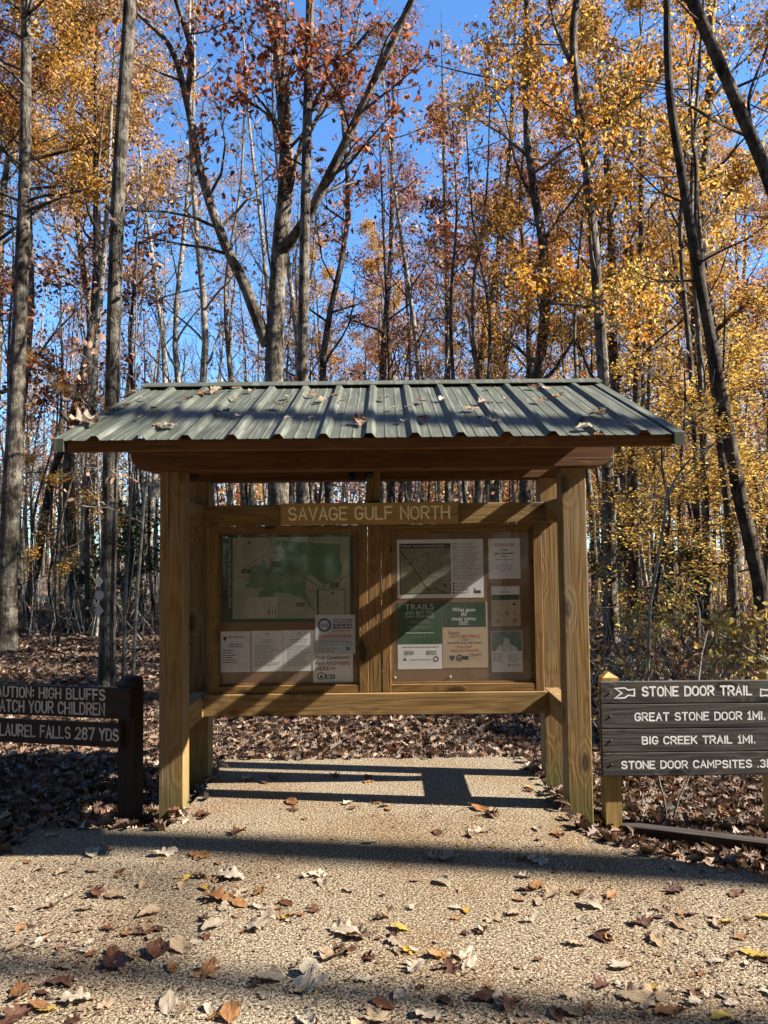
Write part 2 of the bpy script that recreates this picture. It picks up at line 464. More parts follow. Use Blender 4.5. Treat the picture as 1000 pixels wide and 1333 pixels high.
def leaf_cloud(name, C, size, tpl, mats, rng, flat=0.0, midx=None, droop=0.0, curl=0.0):
    """leaf-sized faces at the points C; flat=1 lays them level"""
    C = np.asarray(C, dtype=np.float64)
    N = len(C)
    T = np.array(tpl[0], dtype=np.float64)
    T = T - np.array([0, 0.5, 0])
    nrm = rng.normal(size=(N, 3))
    nrm /= np.linalg.norm(nrm, axis=1)[:, None]
    if flat:
        nrm = nrm * (1 - flat) + np.array([0, 0, 1.0]) * flat
        nrm /= np.linalg.norm(nrm, axis=1)[:, None]
    d = rng.normal(size=(N, 3))
    d[:, 2] -= droop
    d -= nrm * np.sum(d * nrm, axis=1)[:, None]
    d /= np.linalg.norm(d, axis=1)[:, None] + 1e-9
    s = np.cross(d, nrm)
    sz = size * rng.uniform(0.6, 1.3, N)
    wv = sz * rng.uniform(0.75, 1.25, N)
    cz = rng.uniform(0.4, 2.2, N) * (1 + curl)
    V = (C[:, None, :] + T[None, :, 0, None] * (s * wv[:, None])[:, None, :]
         + T[None, :, 1, None] * (d * sz[:, None])[:, None, :]
         + T[None, :, 2, None] * (nrm * (sz * cz)[:, None])[:, None, :])
    return np_mesh(name, V.reshape(-1, 3), tpl[1], N, len(T), mats, midx)

# ------------------------------------------------------------------ routed sign lettering (stroke letters on a 4 x 6 grid)
def arc(cx, cy, rx, ry, a0, a1, n=8):
    return [(cx + rx * math.cos(R(a0 + (a1 - a0) * i / n)), cy + ry * math.sin(R(a0 + (a1 - a0) * i / n))) for i in range(n + 1)]
_O = arc(2, 4, 2, 2, 0, 180) + arc(2, 2, 2, 2, 180, 360)
G = {
 'A': ([[(0, 0), (2, 6), (4, 0)], [(0.8, 2), (3.2, 2)]], 4),
 'B': ([[(0, 0), (0, 6)] + [(2.3, 6)] + arc(2.3, 4.6, 1.4, 1.4, 90, -90)[1:] + [(0, 3.2)], [(0, 3.2), (2.3, 3.2)] + arc(2.4, 1.6, 1.6, 1.6, 90, -90)[1:] + [(0, 0)]], 4),
 'C': ([arc(2, 4, 2, 2, 25, 180) + arc(2, 2, 2, 2, 180, 335)], 4),
 'D': ([[(0, 0), (0, 6), (1.8, 6)] + arc(1.8, 3.8, 2.2, 2.2, 90, 0)[1:] + arc(1.8, 2.2, 2.2, 2.2, 0, -90) + [(0, 0)]], 4),
 'E': ([[(3.6, 6), (0, 6), (0, 0), (3.6, 0)], [(0, 3.1), (2.9, 3.1)]], 3.6),
 'F': ([[(3.6, 6), (0, 6), (0, 0)], [(0, 3.1), (2.9, 3.1)]], 3.6),
 'G': ([arc(2, 4, 2, 2, 25, 180) + arc(2, 2, 2, 2, 180, 360) + [(4, 2.7), (2.3, 2.7)]], 4),
 'H': ([[(0, 0), (0, 6)], [(4, 0), (4, 6)], [(0, 3), (4, 3)]], 4),
 'I': ([[(0.3, 0), (0.3, 6)]], 0.6),
 'K': ([[(0, 0), (0, 6)], [(3.8, 6), (0, 2.6)], [(1.2, 3.5), (4, 0)]], 4),
 'L': ([[(0, 6), (0, 0), (3.5, 0)]], 3.5),
 'M': ([[(0, 0), (0, 6), (2.3, 2), (4.6, 6), (4.6, 0)]], 4.6),
 'N': ([[(0, 0), (0, 6), (4, 0), (4, 6)]], 4),
 'O': ([_O + [_O[0]]], 4),
 'P': ([[(0, 0), (0, 6), (2.3, 6)] + arc(2.3, 4.4, 1.6, 1.6, 90, -90)[1:] + [(0, 2.8)]], 3.9),
 'R': ([[(0, 0), (0, 6), (2.3, 6)] + arc(2.3, 4.4, 1.6, 1.6, 90, -90)[1:] + [(0, 2.8)], [(1.9, 2.8), (4, 0)]], 4),
 'S': ([arc(2, 4.45, 1.8, 1.55, 25, 270) + arc(2, 1.5, 2, 1.5, 90, -155)[1:]], 4),
 'T': ([[(0, 6), (4, 6)], [(2, 6), (2, 0)]], 4),
 'U': ([[(0, 6), (0, 2)] + arc(2, 2, 2, 2, 180, 360)[1:] + [(4, 6)]], 4),
 'V': ([[(0, 6), (2, 0), (4, 6)]], 4),
 'W': ([[(0, 6), (1.3, 0), (2.6, 4.5), (3.9, 0), (5.2, 6)]], 5.2),
 'Y': ([[(0, 6), (2, 3), (4, 6)], [(2, 3), (2, 0)]], 4),
 '1': ([[(0.2, 4.8), (1.2, 6), (1.2, 0)], [(0, 0), (2.4, 0)]], 2.4),
 '2': ([arc(2, 4.2, 1.9, 1.8, 160, -30) + [(0, 0), (4, 0)]], 4),
 '3': ([arc(1.9, 4.5, 1.7, 1.5, 150, -90) + arc(1.9, 1.55, 2, 1.5, 90, -150)[1:]], 4),
 '7': ([[(0, 6), (4, 6), (1.4, 0)]], 4),
 '8': ([arc(2, 4.5, 1.6, 1.5, 0, 360, 14), arc(2, 1.5, 2, 1.5, 0, 360, 14)], 4),
 ':': ([[(0.3, 1), (0.3, 1.5)], [(0.3, 4), (0.3, 4.5)]], 0.6),
 '.': ([[(0.3, 0), (0.3, 0.3)]], 0.6),
}
def ribbon(pts, w):
    """flat strip with round ends along a 2-D polyline -> verts, faces"""
    p = [Vector(q) for q in pts]
    out = []
    closed = (p[0] - p[-1]).length < 1e-6
    n = len(p)
    L, Rr = [], []
    for i in range(n):
        a = p[i - 1] if i > 0 else (p[-2] if closed else None)
        b = p[i + 1] if i < n - 1 else (p[1] if closed else None)
        d1 = (p[i] - a).normalized() if a is not None else None
        d2 = (b - p[i]).normalized() if b is not None else None
        if d1 is None: d1 = d2
        if d2 is None: d2 = d1
        t = d1 + d2
        t = t.normalized() if t.length > 1e-4 else d1
        nn = Vector((-t.y, t.x))
        k = 1.0 / max(0.45, nn.dot(Vector((-d1.y, d1.x))))
        L.append(p[i] + nn * w * k)
        Rr.append(p[i] - nn * w * k)
    vs = L + Rr
    fs = [(i, i + 1, n + i + 1, n + i) for i in range(n - 1)]
    if not closed:
        for e, s in ((0, -1), (n - 1, 1)):
            d = ((p[1] - p[0]) if e == 0 else (p[-1] - p[-2])).normalized()
            nn = Vector((-d.y, d.x))
            b = len(vs)
            arcp = [p[e] + nn * w * math.cos(R(a)) + d * s * w * math.sin(R(a)) for a in (36, 72, 108, 144)]
            vs += arcp
            fs.append((e, b, b + 1, b + 2, b + 3, n + e))
    return vs, fs
def sign_text(mb, text, x0, x1, z0, z1, y, frame, stroke, rng=None, gap=1.7, space=3.2):
    """routed text filling x0..x1, z0..z1 in the sign's own plane; frame maps (x, depth, z) to the thing's frame"""
    z0, z1, x0, x1 = z0 + stroke, z1 - stroke, x0 + stroke, x1 - stroke
    tot, pos = 0.0, []
    for ch in text:
        if ch == ' ':
            tot += space
            continue
        pos.append((ch, tot))
        tot += G[ch][1] + gap
    tot -= gap
    sx, sz = (x1 - x0) / tot, (z1 - z0) / 6.0
    k = 0
    for ch, px in pos:
        jx = rng.uniform(-0.08, 0.08) if rng else 0
        jz = rng.uniform(-0.12, 0.12) if rng else 0
        for s in G[ch][0]:
            pts = [(x0 + (px + jx + q[0]) * sx, z0 + (q[1] + jz) * sz) for q in s]
            vs, fs = ribbon(pts, stroke * (rng.uniform(0.88, 1.12) if rng else 1))
            dd = y - 0.0003 - 0.00015 * (k % 3)
            mb.add([frame(v.x, dd, v.y) for v in vs], fs)
            k += 1

# ordinary printed text (the built-in font) as mesh data
_txt_cache = {}
def print_text(mb, s, x0, zc, h, y, mi=0, align='LEFT', width=None, rot=0.0, bold=0.0):
    cu = bpy.data.curves.new('t', 'FONT')
    cu.body = s
    cu.size = 1.0
    cu.offset = bold
    ob = bpy.data.objects.new('t', cu)
    COL.objects.link(ob)
    dg = bpy.context.evaluated_depsgraph_get()
    me = bpy.data.meshes.new_from_object(ob.evaluated_get(dg))
    vs = [v.co.copy() for v in me.vertices]
    fs = [tuple(p.vertices) for p in me.polygons]
    bpy.data.objects.remove(ob)
    bpy.data.curves.remove(cu)
    bpy.data.meshes.remove(me)
    xa, xb = min(v.x for v in vs), max(v.x for v in vs)
    k = h / 0.69
    kx = (width / (xb - xa)) if width else k
    off = {'LEFT': 0.0, 'CENTER': -0.5 * (xb - xa) * kx, 'RIGHT': -(xb - xa) * kx}[align]
    cr, sr = math.cos(rot), math.sin(rot)
    out = []
    for v in vs:
        px, pz = (v.x - xa) * kx + off, v.y * k - h * 0.5
        out.append((x0 + px * cr - pz * sr, y, zc + px * sr + pz * cr))
    mb.add(out, fs, mi)

# ------------------------------------------------------------------ ground and paving
rng = random.Random(7)
nr = np.random.default_rng(7)
GZ = -0.10
def ground_z(x, y):
    b = 0.0
    d = max(0.0, y - 3.0)
    b += 0.05 * math.sin(x * 0.7 + 1.3) * math.sin(y * 0.55) * min(1, d / 3)
    b += 0.12 * math.sin(x * 0.21 + 0.4) * math.sin(y * 0.17 + 1.1) * min(1, d / 8)
    b -= 0.09 * max(0.0, min(1.0, (x - 1.15) / 0.35)) * max(0.0, min(1.0, (3.5 - y) / 2.0))
    return GZ + b
mb = MB()
xs = [-400, -150, -60, -30] + [-20 + i for i in range(21)] + [0.5, 1.0, 1.25, 1.5, 1.75] + [2 + i for i in range(19)] + [30, 60, 150, 400]
ys = [-60, -20, -8] + [-6 + i for i in range(41)] + [45, 60, 100, 200, 600]
vs = [(x, y, ground_z(x, y) if abs(x) <= 20 and -6 <= y <= 34 else GZ) for y in ys for x in xs]
nx = len(xs)
mb.add(vs, [(j * nx + i, j * nx + i + 1, (j + 1) * nx + i + 1, (j + 1) * nx + i) for j in range(len(ys) - 1) for i in range(nx - 1)], smooth=True)
tag(mb.build('ground', GROUND), kind='structure')

slab_px_left = [(0, 1114), (30, 1088), (48, 1078), (150, 1077), (216, 1076), (249, 1043), (261, 1030), (276, 1010), (288, 988)]
slab_px_right = [(686, 984), (692, 994), (704, 1012), (721, 1037), (735, 1054), (747, 1071), (775, 1088), (806, 1099), (860, 1115), (950, 1130), (1000, 1138)]
SL = [at_z(u, v, 0.0) for u, v in slab_px_left]
SRt = [at_z(u, v, 0.0) for u, v in slab_px_right]
outline = [(p.x, p.y) for p in SL + SRt]
outline = [(-7.0, -2.6), (-3.6, -1.35)] + outline + [(3.2, -1.05), (7.0, -2.2), (7.0, -9.0), (-7.0, -9.0)]
bm = bmesh.new()
vt = [bm.verts.new((x, y, 0.0)) for x, y in outline]
ft = bm.faces.new(vt)
if ft.normal.z < 0:
    ft.normal_flip()
ex = bmesh.ops.extrude_face_region(bm, geom=[ft])
for e in ex['geom']:
    if isinstance(e, bmesh.types.BMVert):
        e.co.z -= 0.34
bmesh.ops.recalc_face_normals(bm, faces=bm.faces)
edges = [e for e in bm.edges if all(abs(v.co.z) < 1e-4 for v in e.verts)]
bmesh.ops.bevel(bm, geom=edges, offset=0.012, segments=2, affect='EDGES')
me = bpy.data.meshes.new('pavement')
bm.to_mesh(me); bm.free()
me.materials.append(PAVE)
tag(link(bpy.data.objects.new('pavement', me)), kind='structure')
SLAB_POLY = outline
def in_slab(x, y, grow=0.0):
    c = False
    n = len(SLAB_POLY)
    for i in range(n):
        x1, y1 = SLAB_POLY[i]; x2, y2 = SLAB_POLY[(i + 1) % n]
        if (y1 > y) != (y2 > y) and x < (x2 - x1) * (y - y1) / (y2 - y1) + x1:
            c = not c
    return c

# ------------------------------------------------------------------ kiosk
K = empty('information_kiosk', (0, 0, 0))
tag(K, 'wooden notice board shelter with two glazed boards under a green metal gable roof', 'kiosk')
PI_, PO = 1.10, 1.24
YB0, YB1 = 0.63, 0.77
HZ0, HZ1 = 1.96, 2.15
for sx in (-1, 1):
    for (y0, y1) in ((0.0, 0.14), (YB0, YB1)):
        MB().box(min(sx * PI_, sx * PO), max(sx * PI_, sx * PO), y0, y1, -0.35, HZ0).build('post', WZ, K, bevel=0.005)
hp = [(-1.30, HZ0), (1.30, HZ0)] + [(1.30 + 0.10 * math.sin(R(a)), HZ0 + 0.10 - 0.10 * math.cos(R(a))) for a in (25, 50, 75, 90)] + [(1.47, 2.095), (1.47, HZ1)]
hp = hp + [(-x, z) for x, z in reversed(hp[1:])][0:7]
hp = [(-1.30, HZ0)] + hp[1:8] + [(-x, z) for x, z in reversed(hp[2:8])]
for (y0, y1) in ((-0.040, 0.132), (YB0 + 0.008, YB1 + 0.040)):
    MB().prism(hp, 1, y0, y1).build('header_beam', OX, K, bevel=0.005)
# roof geometry
RH, EY, EZ = 1.437, -0.98, 2.0
EB = 1.20
RYC, RZ = 0.385, 2.535
SLP = (RZ - EZ) / (RYC - EY)
def roof_z(y):
    return RZ - SLP * abs(y - RYC)
def panel_profile():
    sp, pr = 0.2095, []
    x = -RH
    n = 7
    xs_ = []
    for k in range(-6, 7):
        c = k * sp
        for dx, h in ((-0.030, 0), (-0.013, 0.021), (0.013, 0.021), (0.030, 0)):
            xs_.append((c + dx, h))
        if k < 6:
            for m in (0.36, 0.64):
                q = c + sp * m
                for dx, h in ((-0.007, 0), (-0.003, 0.0026), (0.003, 0.0026), (0.007, 0)):
                    xs_.append((q + dx, h))
    xs_ = [(-RH, 0.0), (-RH + 0.06, 0.0), (-RH + 0.075, 0.004), (-RH + 0.09, 0.0)] + xs_ + [(RH - 0.09, 0.0), (RH - 0.075, 0.004), (RH - 0.06, 0.0), (RH, 0.0)]
    return xs_
prof = panel_profile()
for s in (-1, 1):
    m = MB()
    ye = EY if s < 0 else EB
    rows = []
    for (y, dz) in ((ye, 0.0), (RYC - s * -0.01 if s > 0 else RYC - 0.01, 0.0)):
        rows.append((y, roof_z(y)))
    vs = []
    for (y, z) in rows:
        for (x, h) in prof:
            vs.append((x, y, z + h))
    n = len(prof)
    top = [(i, i + 1, n + i + 1, n + i) for i in range(n - 1)]
    m.add(vs, top)
    m.add([(x, y, z - 0.002) for x, y, z in vs], [tuple(reversed(f)) for f in top])
    b = [(0, i) for i in range(n)]
    o = m.build('roof_panel', ROOF, K)
cap = MB()
w_ = 0.085
cap.prism([(RYC - w_, roof_z(RYC - w_) + 0.026), (RYC, RZ + 0.034), (RYC + w_, roof_z(RYC + w_) + 0.026), (RYC + w_, roof_z(RYC + w_) + 0.022), (RYC, RZ + 0.030), (RYC - w_, roof_z(RYC - w_) + 0.022)], 0, -RH - 0.006, RH + 0.006)
cap.build('ridge_cap', ROOF, K)
for s in (-1, 1):
    for x0 in (-RH, RH):
        sg = 1 if x0 > 0 else -1
        m = MB()
        ye = EY - 0.002 if s < 0 else EB + 0.002
        ym = RYC - 0.003 if s < 0 else RYC + 0.003
        xa, xb = x0 - sg * 0.044, x0 + sg * 0.004
        def q(y, dz): return (y, roof_z(y) + dz)
        m.prism([q(ye, 0.010), q(ym, 0.010), q(ym, -0.050), q(ye, -0.050)], 0, min(xa, xb), max(xa, xb))
        m.build('rake_trim', ROOF, K)
# eave fascia, rafters, purlins, gable frames
for y0 in (EY + 0.020, EB - 0.058):
    zf = roof_z(y0 if y0 < 0 else y0 + 0.038) - 0.004
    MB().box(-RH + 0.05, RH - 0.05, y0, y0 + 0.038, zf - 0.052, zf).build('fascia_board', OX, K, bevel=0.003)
for xr in (-1.375, -0.69, 0.0, 0.69, 1.375):
    for s in (-1, 1):
        m = MB()
        ye = EY + 0.062 if s < 0 else EB - 0.062
        ym = RYC - 0.002 if s < 0 else RYC + 0.002
        k_ = 0.135 if abs(xr) > 1 else 0.095
        yq = ye + (0.42 if s < 0 else -0.42)
        m.prism([(ye, roof_z(ye) - 0.006), (ym, roof_z(ym) - 0.006), (ym, roof_z(ym) - k_), (yq, roof_z(yq) - k_), (ye, roof_z(ye) - 0.05)], 0, xr - 0.019, xr + 0.019)
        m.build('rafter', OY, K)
for sx in (-1, 1):
    xr = sx * 1.375
    MB().box(xr - 0.019, xr + 0.019, 0.134, 0.636, 2.055, 2.148).build('gable_tie', OY, K)
    m = MB()
    zb = 2.25
    yl = RYC - (RZ - 0.12 - zb) / SLP
    m.prism([(yl, zb), (2 * RYC - yl, zb), (RYC + 0.01, RZ - 0.115), (RYC - 0.01, RZ - 0.115)], 0, xr - 0.010, xr + 0.010)
    m.build('gable_board', OY, K)  # hidden board, added to bound the sun stripes on the notice boards
# side rails, cross beams, king post
BEY = 0.49
for sx in (-1, 1):
    for (z0, z1) in ((1.658, 1.79), (0.44, 0.579)):
        a, b = sorted((sx * PI_, sx * 1.195))
        MB().box(a, b, 0.1415, YB0 - 0.0015, z0, z1).build('side_rail', WY, K, bevel=0.004)
MB().box(-PI_ + 0.001, PI_ - 0.001, BEY, BEY + 0.09, 1.657, 1.789).build('cross_beam', WX, K, bevel=0.004)
MB().box(-PI_ + 0.001, PI_ - 0.001, BEY, BEY + 0.09, 0.441, 0.578).build('cross_beam', WX, K, bevel=0.004)
kx0, kx1 = -0.044, 0.041
MB().box(kx0, kx1, 0.515, 0.60, 0.58, 1.655).build('king_post', OZ, K, bevel=0.004)
MB().box(kx0, kx1, 0.515, YB0 + 0.006, 1.791, 2.10).build('king_post', OZ, K, bevel=0.004)
for (u, v) in ((458, 620), (482, 620)):
    p = at_y(u, v, YB0)
    m = MB()
    m.tube([(p.x, YB0 + 0.012, p.z), (p.x, YB0 - 0.006, p.z)], [0.027, 0.027], 16)
    m.tube([(p.x, YB0 - 0.006, p.z), (p.x, YB0 - 0.022, p.z)], [0.013, 0.012], 6)
    if u > 470:
        m.v = [(a, b - (YB0 - 0.515) - 0.001, c) for a, b, c in m.v]
    m.build('bolt', BLACKM, K)
# boards
def cork():
    t = NT('brown_backing_board')
    co = t.n('ShaderNodeTexCoord').outputs['Object']
    a = t.n('ShaderNodeTexNoise', Vector=co, Scale=5.0, Detail=6.0).outputs[0]
    b = t.n('ShaderNodeTexNoise', Vector=co, Scale=170.0, Detail=2.0).outputs[0]
    c = t.ramp(t.math('ADD', t.math('MULTIPLY', a, 0.6), t.math('MULTIPLY', b, 0.4)), [(0.35, (0.17, 0.085, 0.036)), (0.65, (0.27, 0.145, 0.068))])
    return t.done(t.pbr(c, 0.85, t.bump(b, 0.2, 0.003), spec=0.15))
CORK = cork()
def acrylic():
    t = NT('scratched_acrylic')
    co = t.n('ShaderNodeTexCoord').outputs['Object']
    a = t.n('ShaderNodeTexNoise', Vector=co, Scale=6.0, Detail=8.0, Roughness=0.7).outputs[0]
    s = t.n('ShaderNodeTexNoise', Vector=t.n('ShaderNodeMapping', Vector=co, Scale=(22, 22, 90), Rotation=(0, R(35), 0)).outputs[0], Scale=1.0, Detail=5.0, Roughness=0.7).outputs[0]
    dust = t.math('ADD', t.n('ShaderNodeMapRange', Value=a, **{'From__Min': 0.35, 'From__Max': 0.75, 'To__Min': 0.01, 'To__Max': 0.045}).outputs[0],
                  t.n('ShaderNodeMapRange', Value=s, **{'From__Min': 0.60, 'From__Max': 0.72, 'To__Min': 0.0, 'To__Max': 0.10}).outputs[0])
    tr = t.n('ShaderNodeBsdfTransparent', Color=(0.96, 0.96, 0.95, 1)).outputs[0]
    df = t.n('ShaderNodeBsdfDiffuse', Color=(0.75, 0.73, 0.70, 1)).outputs[0]
    gl = t.n('ShaderNodeBsdfGlossy', Color=(1, 1, 1, 1), Roughness=0.04).outputs[0]
    mx = t.n('ShaderNodeMixShader', Fac=dust, i1=tr, i2=df).outputs[0]
    fr = t.n('ShaderNodeFresnel', IOR=1.45).outputs[0]
    mx = t.n('ShaderNodeMixShader', Fac=t.math('MULTIPLY', fr, 0.4), i1=mx, i2=gl).outputs[0]
    return t.done(mx)
ACR = acrylic()
BY = 0.555
ZT, ZB = 1.61, 0.628
for (x0, x1) in ((-1.013, -0.105), (0.099, 1.026)):
    bd = MB().box(x0 - 0.03, x1 + 0.03, BY, BY + 0.018, ZB - 0.02, ZT + 0.02).build('display_board', CORK, K)
    lo, hi = x0 - 0.072, x1 + 0.055
    if x0 < 0: hi = -0.046
    else: lo = 0.044
    f1 = MB().box(lo, x0, BY - 0.042, BY - 0.002, 0.580, 1.655).build('frame', OZ, bd, bevel=0.003)
    f2 = MB().box(x1, hi, BY - 0.042, BY - 0.002, 0.580, 1.655).build('frame', OZ, bd, bevel=0.003)
    f3 = MB().box(x0 + 0.0005, x1 - 0.0005, BY - 0.040, BY - 0.002, ZT, 1.654).build('frame', OXF, bd, bevel=0.003)
    f4 = MB().box(x0 + 0.0005, x1 - 0.0005, BY - 0.040, BY - 0.002, 0.581, ZB).build('frame', OXF, bd, bevel=0.003)
    # inner bead
    m = MB()
    m.box(x0 + 0.0006, x0 + 0.012, BY - 0.022, BY - 0.013, ZB + 0.0006, ZT - 0.0006)
    m.box(x1 - 0.012, x1 - 0.0006, BY - 0.022, BY - 0.013, ZB + 0.0006, ZT - 0.0006)
    m.box(x0 + 0.0125, x1 - 0.0125, BY - 0.022, BY - 0.013, ZT - 0.012, ZT - 0.0006)
    m.box(x0 + 0.0125, x1 - 0.0125, BY - 0.022, BY - 0.013, ZB + 0.0006, ZB + 0.012)
    m.build('bead', OXF, bd)
    MB().box(x0 + 0.001, x1 - 0.001, BY - 0.0125, BY - 0.0105, ZB + 0.001, ZT - 0.001).build('pane', ACR, bd)
# name board with routed letters
NB = MB().box(-0.60, 0.540, BEY - 0.026, BEY - 0.001, 1.655, 1.795).build('name_board', NX, K, bevel=0.003)
m = MB()
idf = lambda x, y, z: (x, y, z)
sign_text(m, 'SAVAGE GULF NORTH', -0.553, 0.488, 1.683, 1.772, BEY - 0.026, idf, 0.0062, random.Random(3), gap=1.5, space=3.4)
m.build('lettering', ROUTED, NB)

# ------------------------------------------------------------------ notices behind the panes
INK = flat_mat('ink_black', (0.025, 0.023, 0.022), 0.6)
INKG = flat_mat('ink_grey', (0.22, 0.21, 0.20), 0.6)
PAPER = flat_mat('paper_white', (0.80, 0.775, 0.76), 0.6, 0.04, scale=8)
PAPB = flat_mat('paper_bluish', (0.52, 0.55, 0.60), 0.6, 0.04, scale=8)
PAPC = flat_mat('paper_cream', (0.50, 0.45, 0.33), 0.6, 0.04, scale=8)
TANP = flat_mat('paper_tan', (0.52, 0.38, 0.25), 0.6, 0.04, scale=8)
MAPB = flat_mat('map_beige', (0.30, 0.315, 0.215), 0.6, 0.06, scale=10)
MAPG = flat_mat('map_green', (0.085, 0.185, 0.075), 0.6, 0.10, scale=18)
DGRN = flat_mat('print_dark_green', (0.020, 0.055, 0.024), 0.55, 0.08)
PGRN = flat_mat('print_green', (0.022, 0.088, 0.028), 0.55, 0.08)
OLIV = flat_mat('map_olive', (0.21, 0.21, 0.13), 0.6, 0.08, scale=14)
REDI = flat_mat('ink_red', (0.42, 0.05, 0.03), 0.6)
BRNI = flat_mat('ink_brown', (0.22, 0.07, 0.035), 0.6)
WHTI = flat_mat('ink_white', (0.66, 0.66, 0.62), 0.6)
NAVY = flat_mat('ink_navy', (0.03, 0.04, 0.10), 0.6)
def photo_mat():
    t = NT('waterfall_print')
    co = t.n('ShaderNodeTexCoord').outputs['Object']
    a = t.n('ShaderNodeTexNoise', Vector=co, Scale=34.0, Detail=5.0, Roughness=0.7).outputs[0]
    b = t.n('ShaderNodeTexNoise', Vector=t.n('ShaderNodeMapping', Vector=co, Scale=(60, 60, 18)).outputs[0], Scale=1.0, Detail=4.0).outputs[0]
    c = t.ramp(a, [(0.35, (0.02, 0.05, 0.045)), (0.5, (0.08, 0.15, 0.13)), (0.62, (0.22, 0.27, 0.22)), (0.75, (0.5, 0.52, 0.46))])
    return t.done(t.pbr(t.mix(t.math('MULTIPLY', b, 0.5), c, (0.10, 0.17, 0.17)), 0.4))
PHOT = photo_mat()
FALLS = flat_mat('print_white_water', (0.55, 0.55, 0.48), 0.5, 0.25, scale=60)

PY = BY - 0.0014      # front face of a sheet
def bx(u): return at_y(u, 800, PY).x
def bz(v): return at_y(490, v, PY).z
class Sheet:
    def __init__(self, name, label, cat, rect, paper, group=None):
        u0, v0, u1, v1 = rect
        self.x0, self.x1, self.z0, self.z1 = bx(u0), bx(u1), bz(v1), bz(v0)
        self.base = ((self.x0 + self.x1) / 2, BY, self.z0)
        m = MB().box(self.x0, self.x1, PY, BY - 0.0004, self.z0, self.z1)
        self.o = m.build(name, paper, None, base=self.base)
        self.o.location = self.base
        tag(self.o, label, cat, group)
        self.L = {}
        self.k = 0
    def lay(self, key):
        return self.L.setdefault(key, MB())
    def y(self, n=1):
        return PY - 0.0005 * n
    def rect(self, key, u0, v0, u1, v1, n=1):
        a, b, c, d = bx(u0), bx(u1), bz(v1), bz(v0)
        y = self.y(n)
        self.lay(key).add([(a, y, c), (b, y, c), (b, y, d), (a, y, d)], [(0, 1, 2, 3)])
    def poly(self, key, pts, n=1):
        y = self.y(n)
        self.lay(key).add([(bx(u), y, bz(v)) for u, v in pts], [tuple(range(len(pts)))])
    def line(self, key, pts, w, n=2):
        vs, fs = ribbon([(bx(u), bz(v)) for u, v in pts], w)
        self.lay(key).add([(p.x, self.y(n), p.y) for p in vs], fs)
    def text(self, key, s, u, v, hpx, n=2, align='LEFT', wpx=None, rot=0.0, bold=0.0):
        print_text(self.lay(key), s, bx(u), bz(v), hpx * 0.00501, self.y(n), 0, align, wpx * 0.00501 if wpx else None, rot, bold)
    def lines(self, key, u0, v0, u1, v1, n, r, h=0.9, lay=2, ragged=0.3, center=False):
        for i in range(n):
            v = v0 + (v1 - v0) * (i + 0.5) / n
            w = (u1 - u0) * (1 - ragged * r.random())
            a = u0 + ((u1 - u0) - w) / 2 if center else u0
            b = a + w
            # words with gaps
            q = a
            while q < b - 0.6:
                l = min(b, q + r.uniform(2.0, 6.5))
                self.rect(key, q, v - h / 2, l, v + h / 2, lay)
                q = l + 0.9
    def done(self):
        for key, m in self.L.items():
            nm, mat = key
            m.build(nm, mat, self.o, base=self.base)
TX_ = lambda m: ('lettering', m)
PM_ = lambda m: ('printed_panel', m)
rg = random.Random(11)
def L6(x, y): return (280 + x / 5.0, 690 + y / 5.0)
def L7(x, y): return (505 + x / 5.263, 690 + y / 5.263)

s = Sheet('trail_map', 'large green park trail map with dark green border, top of the left board', 'map', (289, 694.5, 461, 808.5), DGRN)
s.rect(PM_(MAPB), 303, 698, 456, 804, 1)
gp = [(415, 60), (585, 75), (820, 90), (815, 180), (830, 240), (812, 310), (725, 350), (715, 362), (640, 290), (598, 290), (590, 400), (655, 525), (610, 490), (560, 425), (520, 425), (500, 408), (390, 400), (380, 425), (280, 430), (285, 400), (320, 370), (190, 360), (222, 330), (230, 228), (296, 215), (310, 165), (340, 240), (400, 235), (440, 170), (465, 140), (430, 100), (380, 88)]
s.poly(PM_(MAPG), [L6(*p) for p in gp], 2)
for pts, w in (([(360, 45), (372, 110), (410, 150), (425, 185)], 0.0022), ([(180, 250), (250, 200), (300, 165), (345, 150), (372, 180), (360, 240)], 0.002), ([(800, 360), (830, 305), (870, 295)], 0.0022), ([(120, 300), (180, 290), (225, 320)], 0.0016), ([(560, 560), (600, 500), (605, 460)], 0.0016)):
    s.line(('printed_road', BRNI), [L6(*p) for p in pts], w, 3)
for k in range(16):
    x, y = rg.uniform(240, 700), rg.uniform(120, 380)
    pts = [(x, y)]
    for j in range(6):
        x += rg.uniform(5, 34); y += rg.uniform(-18, 22)
        pts.append((min(x, 800), max(100, min(y, 400))))
    s.line(('printed_trail', DGRN), [L6(*p) for p in pts], 0.0019, 3)
for q in ((370, 197, 435, 235), (172, 245, 230, 272), (750, 337, 808, 372), (530, 467, 585, 492)):
    s.rect(PM_(INK), *L6(q[0], q[1]), *L6(q[2], q[3]), 4)
    s.lines(TX_(INKG), *L6(q[0] + 6, q[1] + 5), *L6(q[2] - 4, q[3] - 5), 2, rg, 0.8, 5)
s.line(('printed_road', INK), [L6(375, 235), L6(345, 268)], 0.002, 4)
s.line(('printed_road', INK), [L6(800, 345), L6(835, 310)], 0.002, 4)
s.rect(PM_(INK), *L6(664, 379), *L6(849, 546), 4)
s.rect(('inset_map', MAPB), *L6(676, 384), *L6(845, 546), 5)
for k in range(6):
    x, y = rg.uniform(690, 780), rg.uniform(400, 520)
    s.line(('printed_trail', INKG), [L6(x, y), L6(x + rg.uniform(5, 40), y + rg.uniform(-30, 20)), L6(x + rg.uniform(30, 60), y + rg.uniform(-20, 20))], 0.001, 6)
s.poly(PM_(INK), [L6(*p) for p in ((766, 396), (776, 407), (766, 418), (756, 407))], 6)
s.rect(PM_(PAPC), *L6(210, 432), *L6(405, 560), 3)
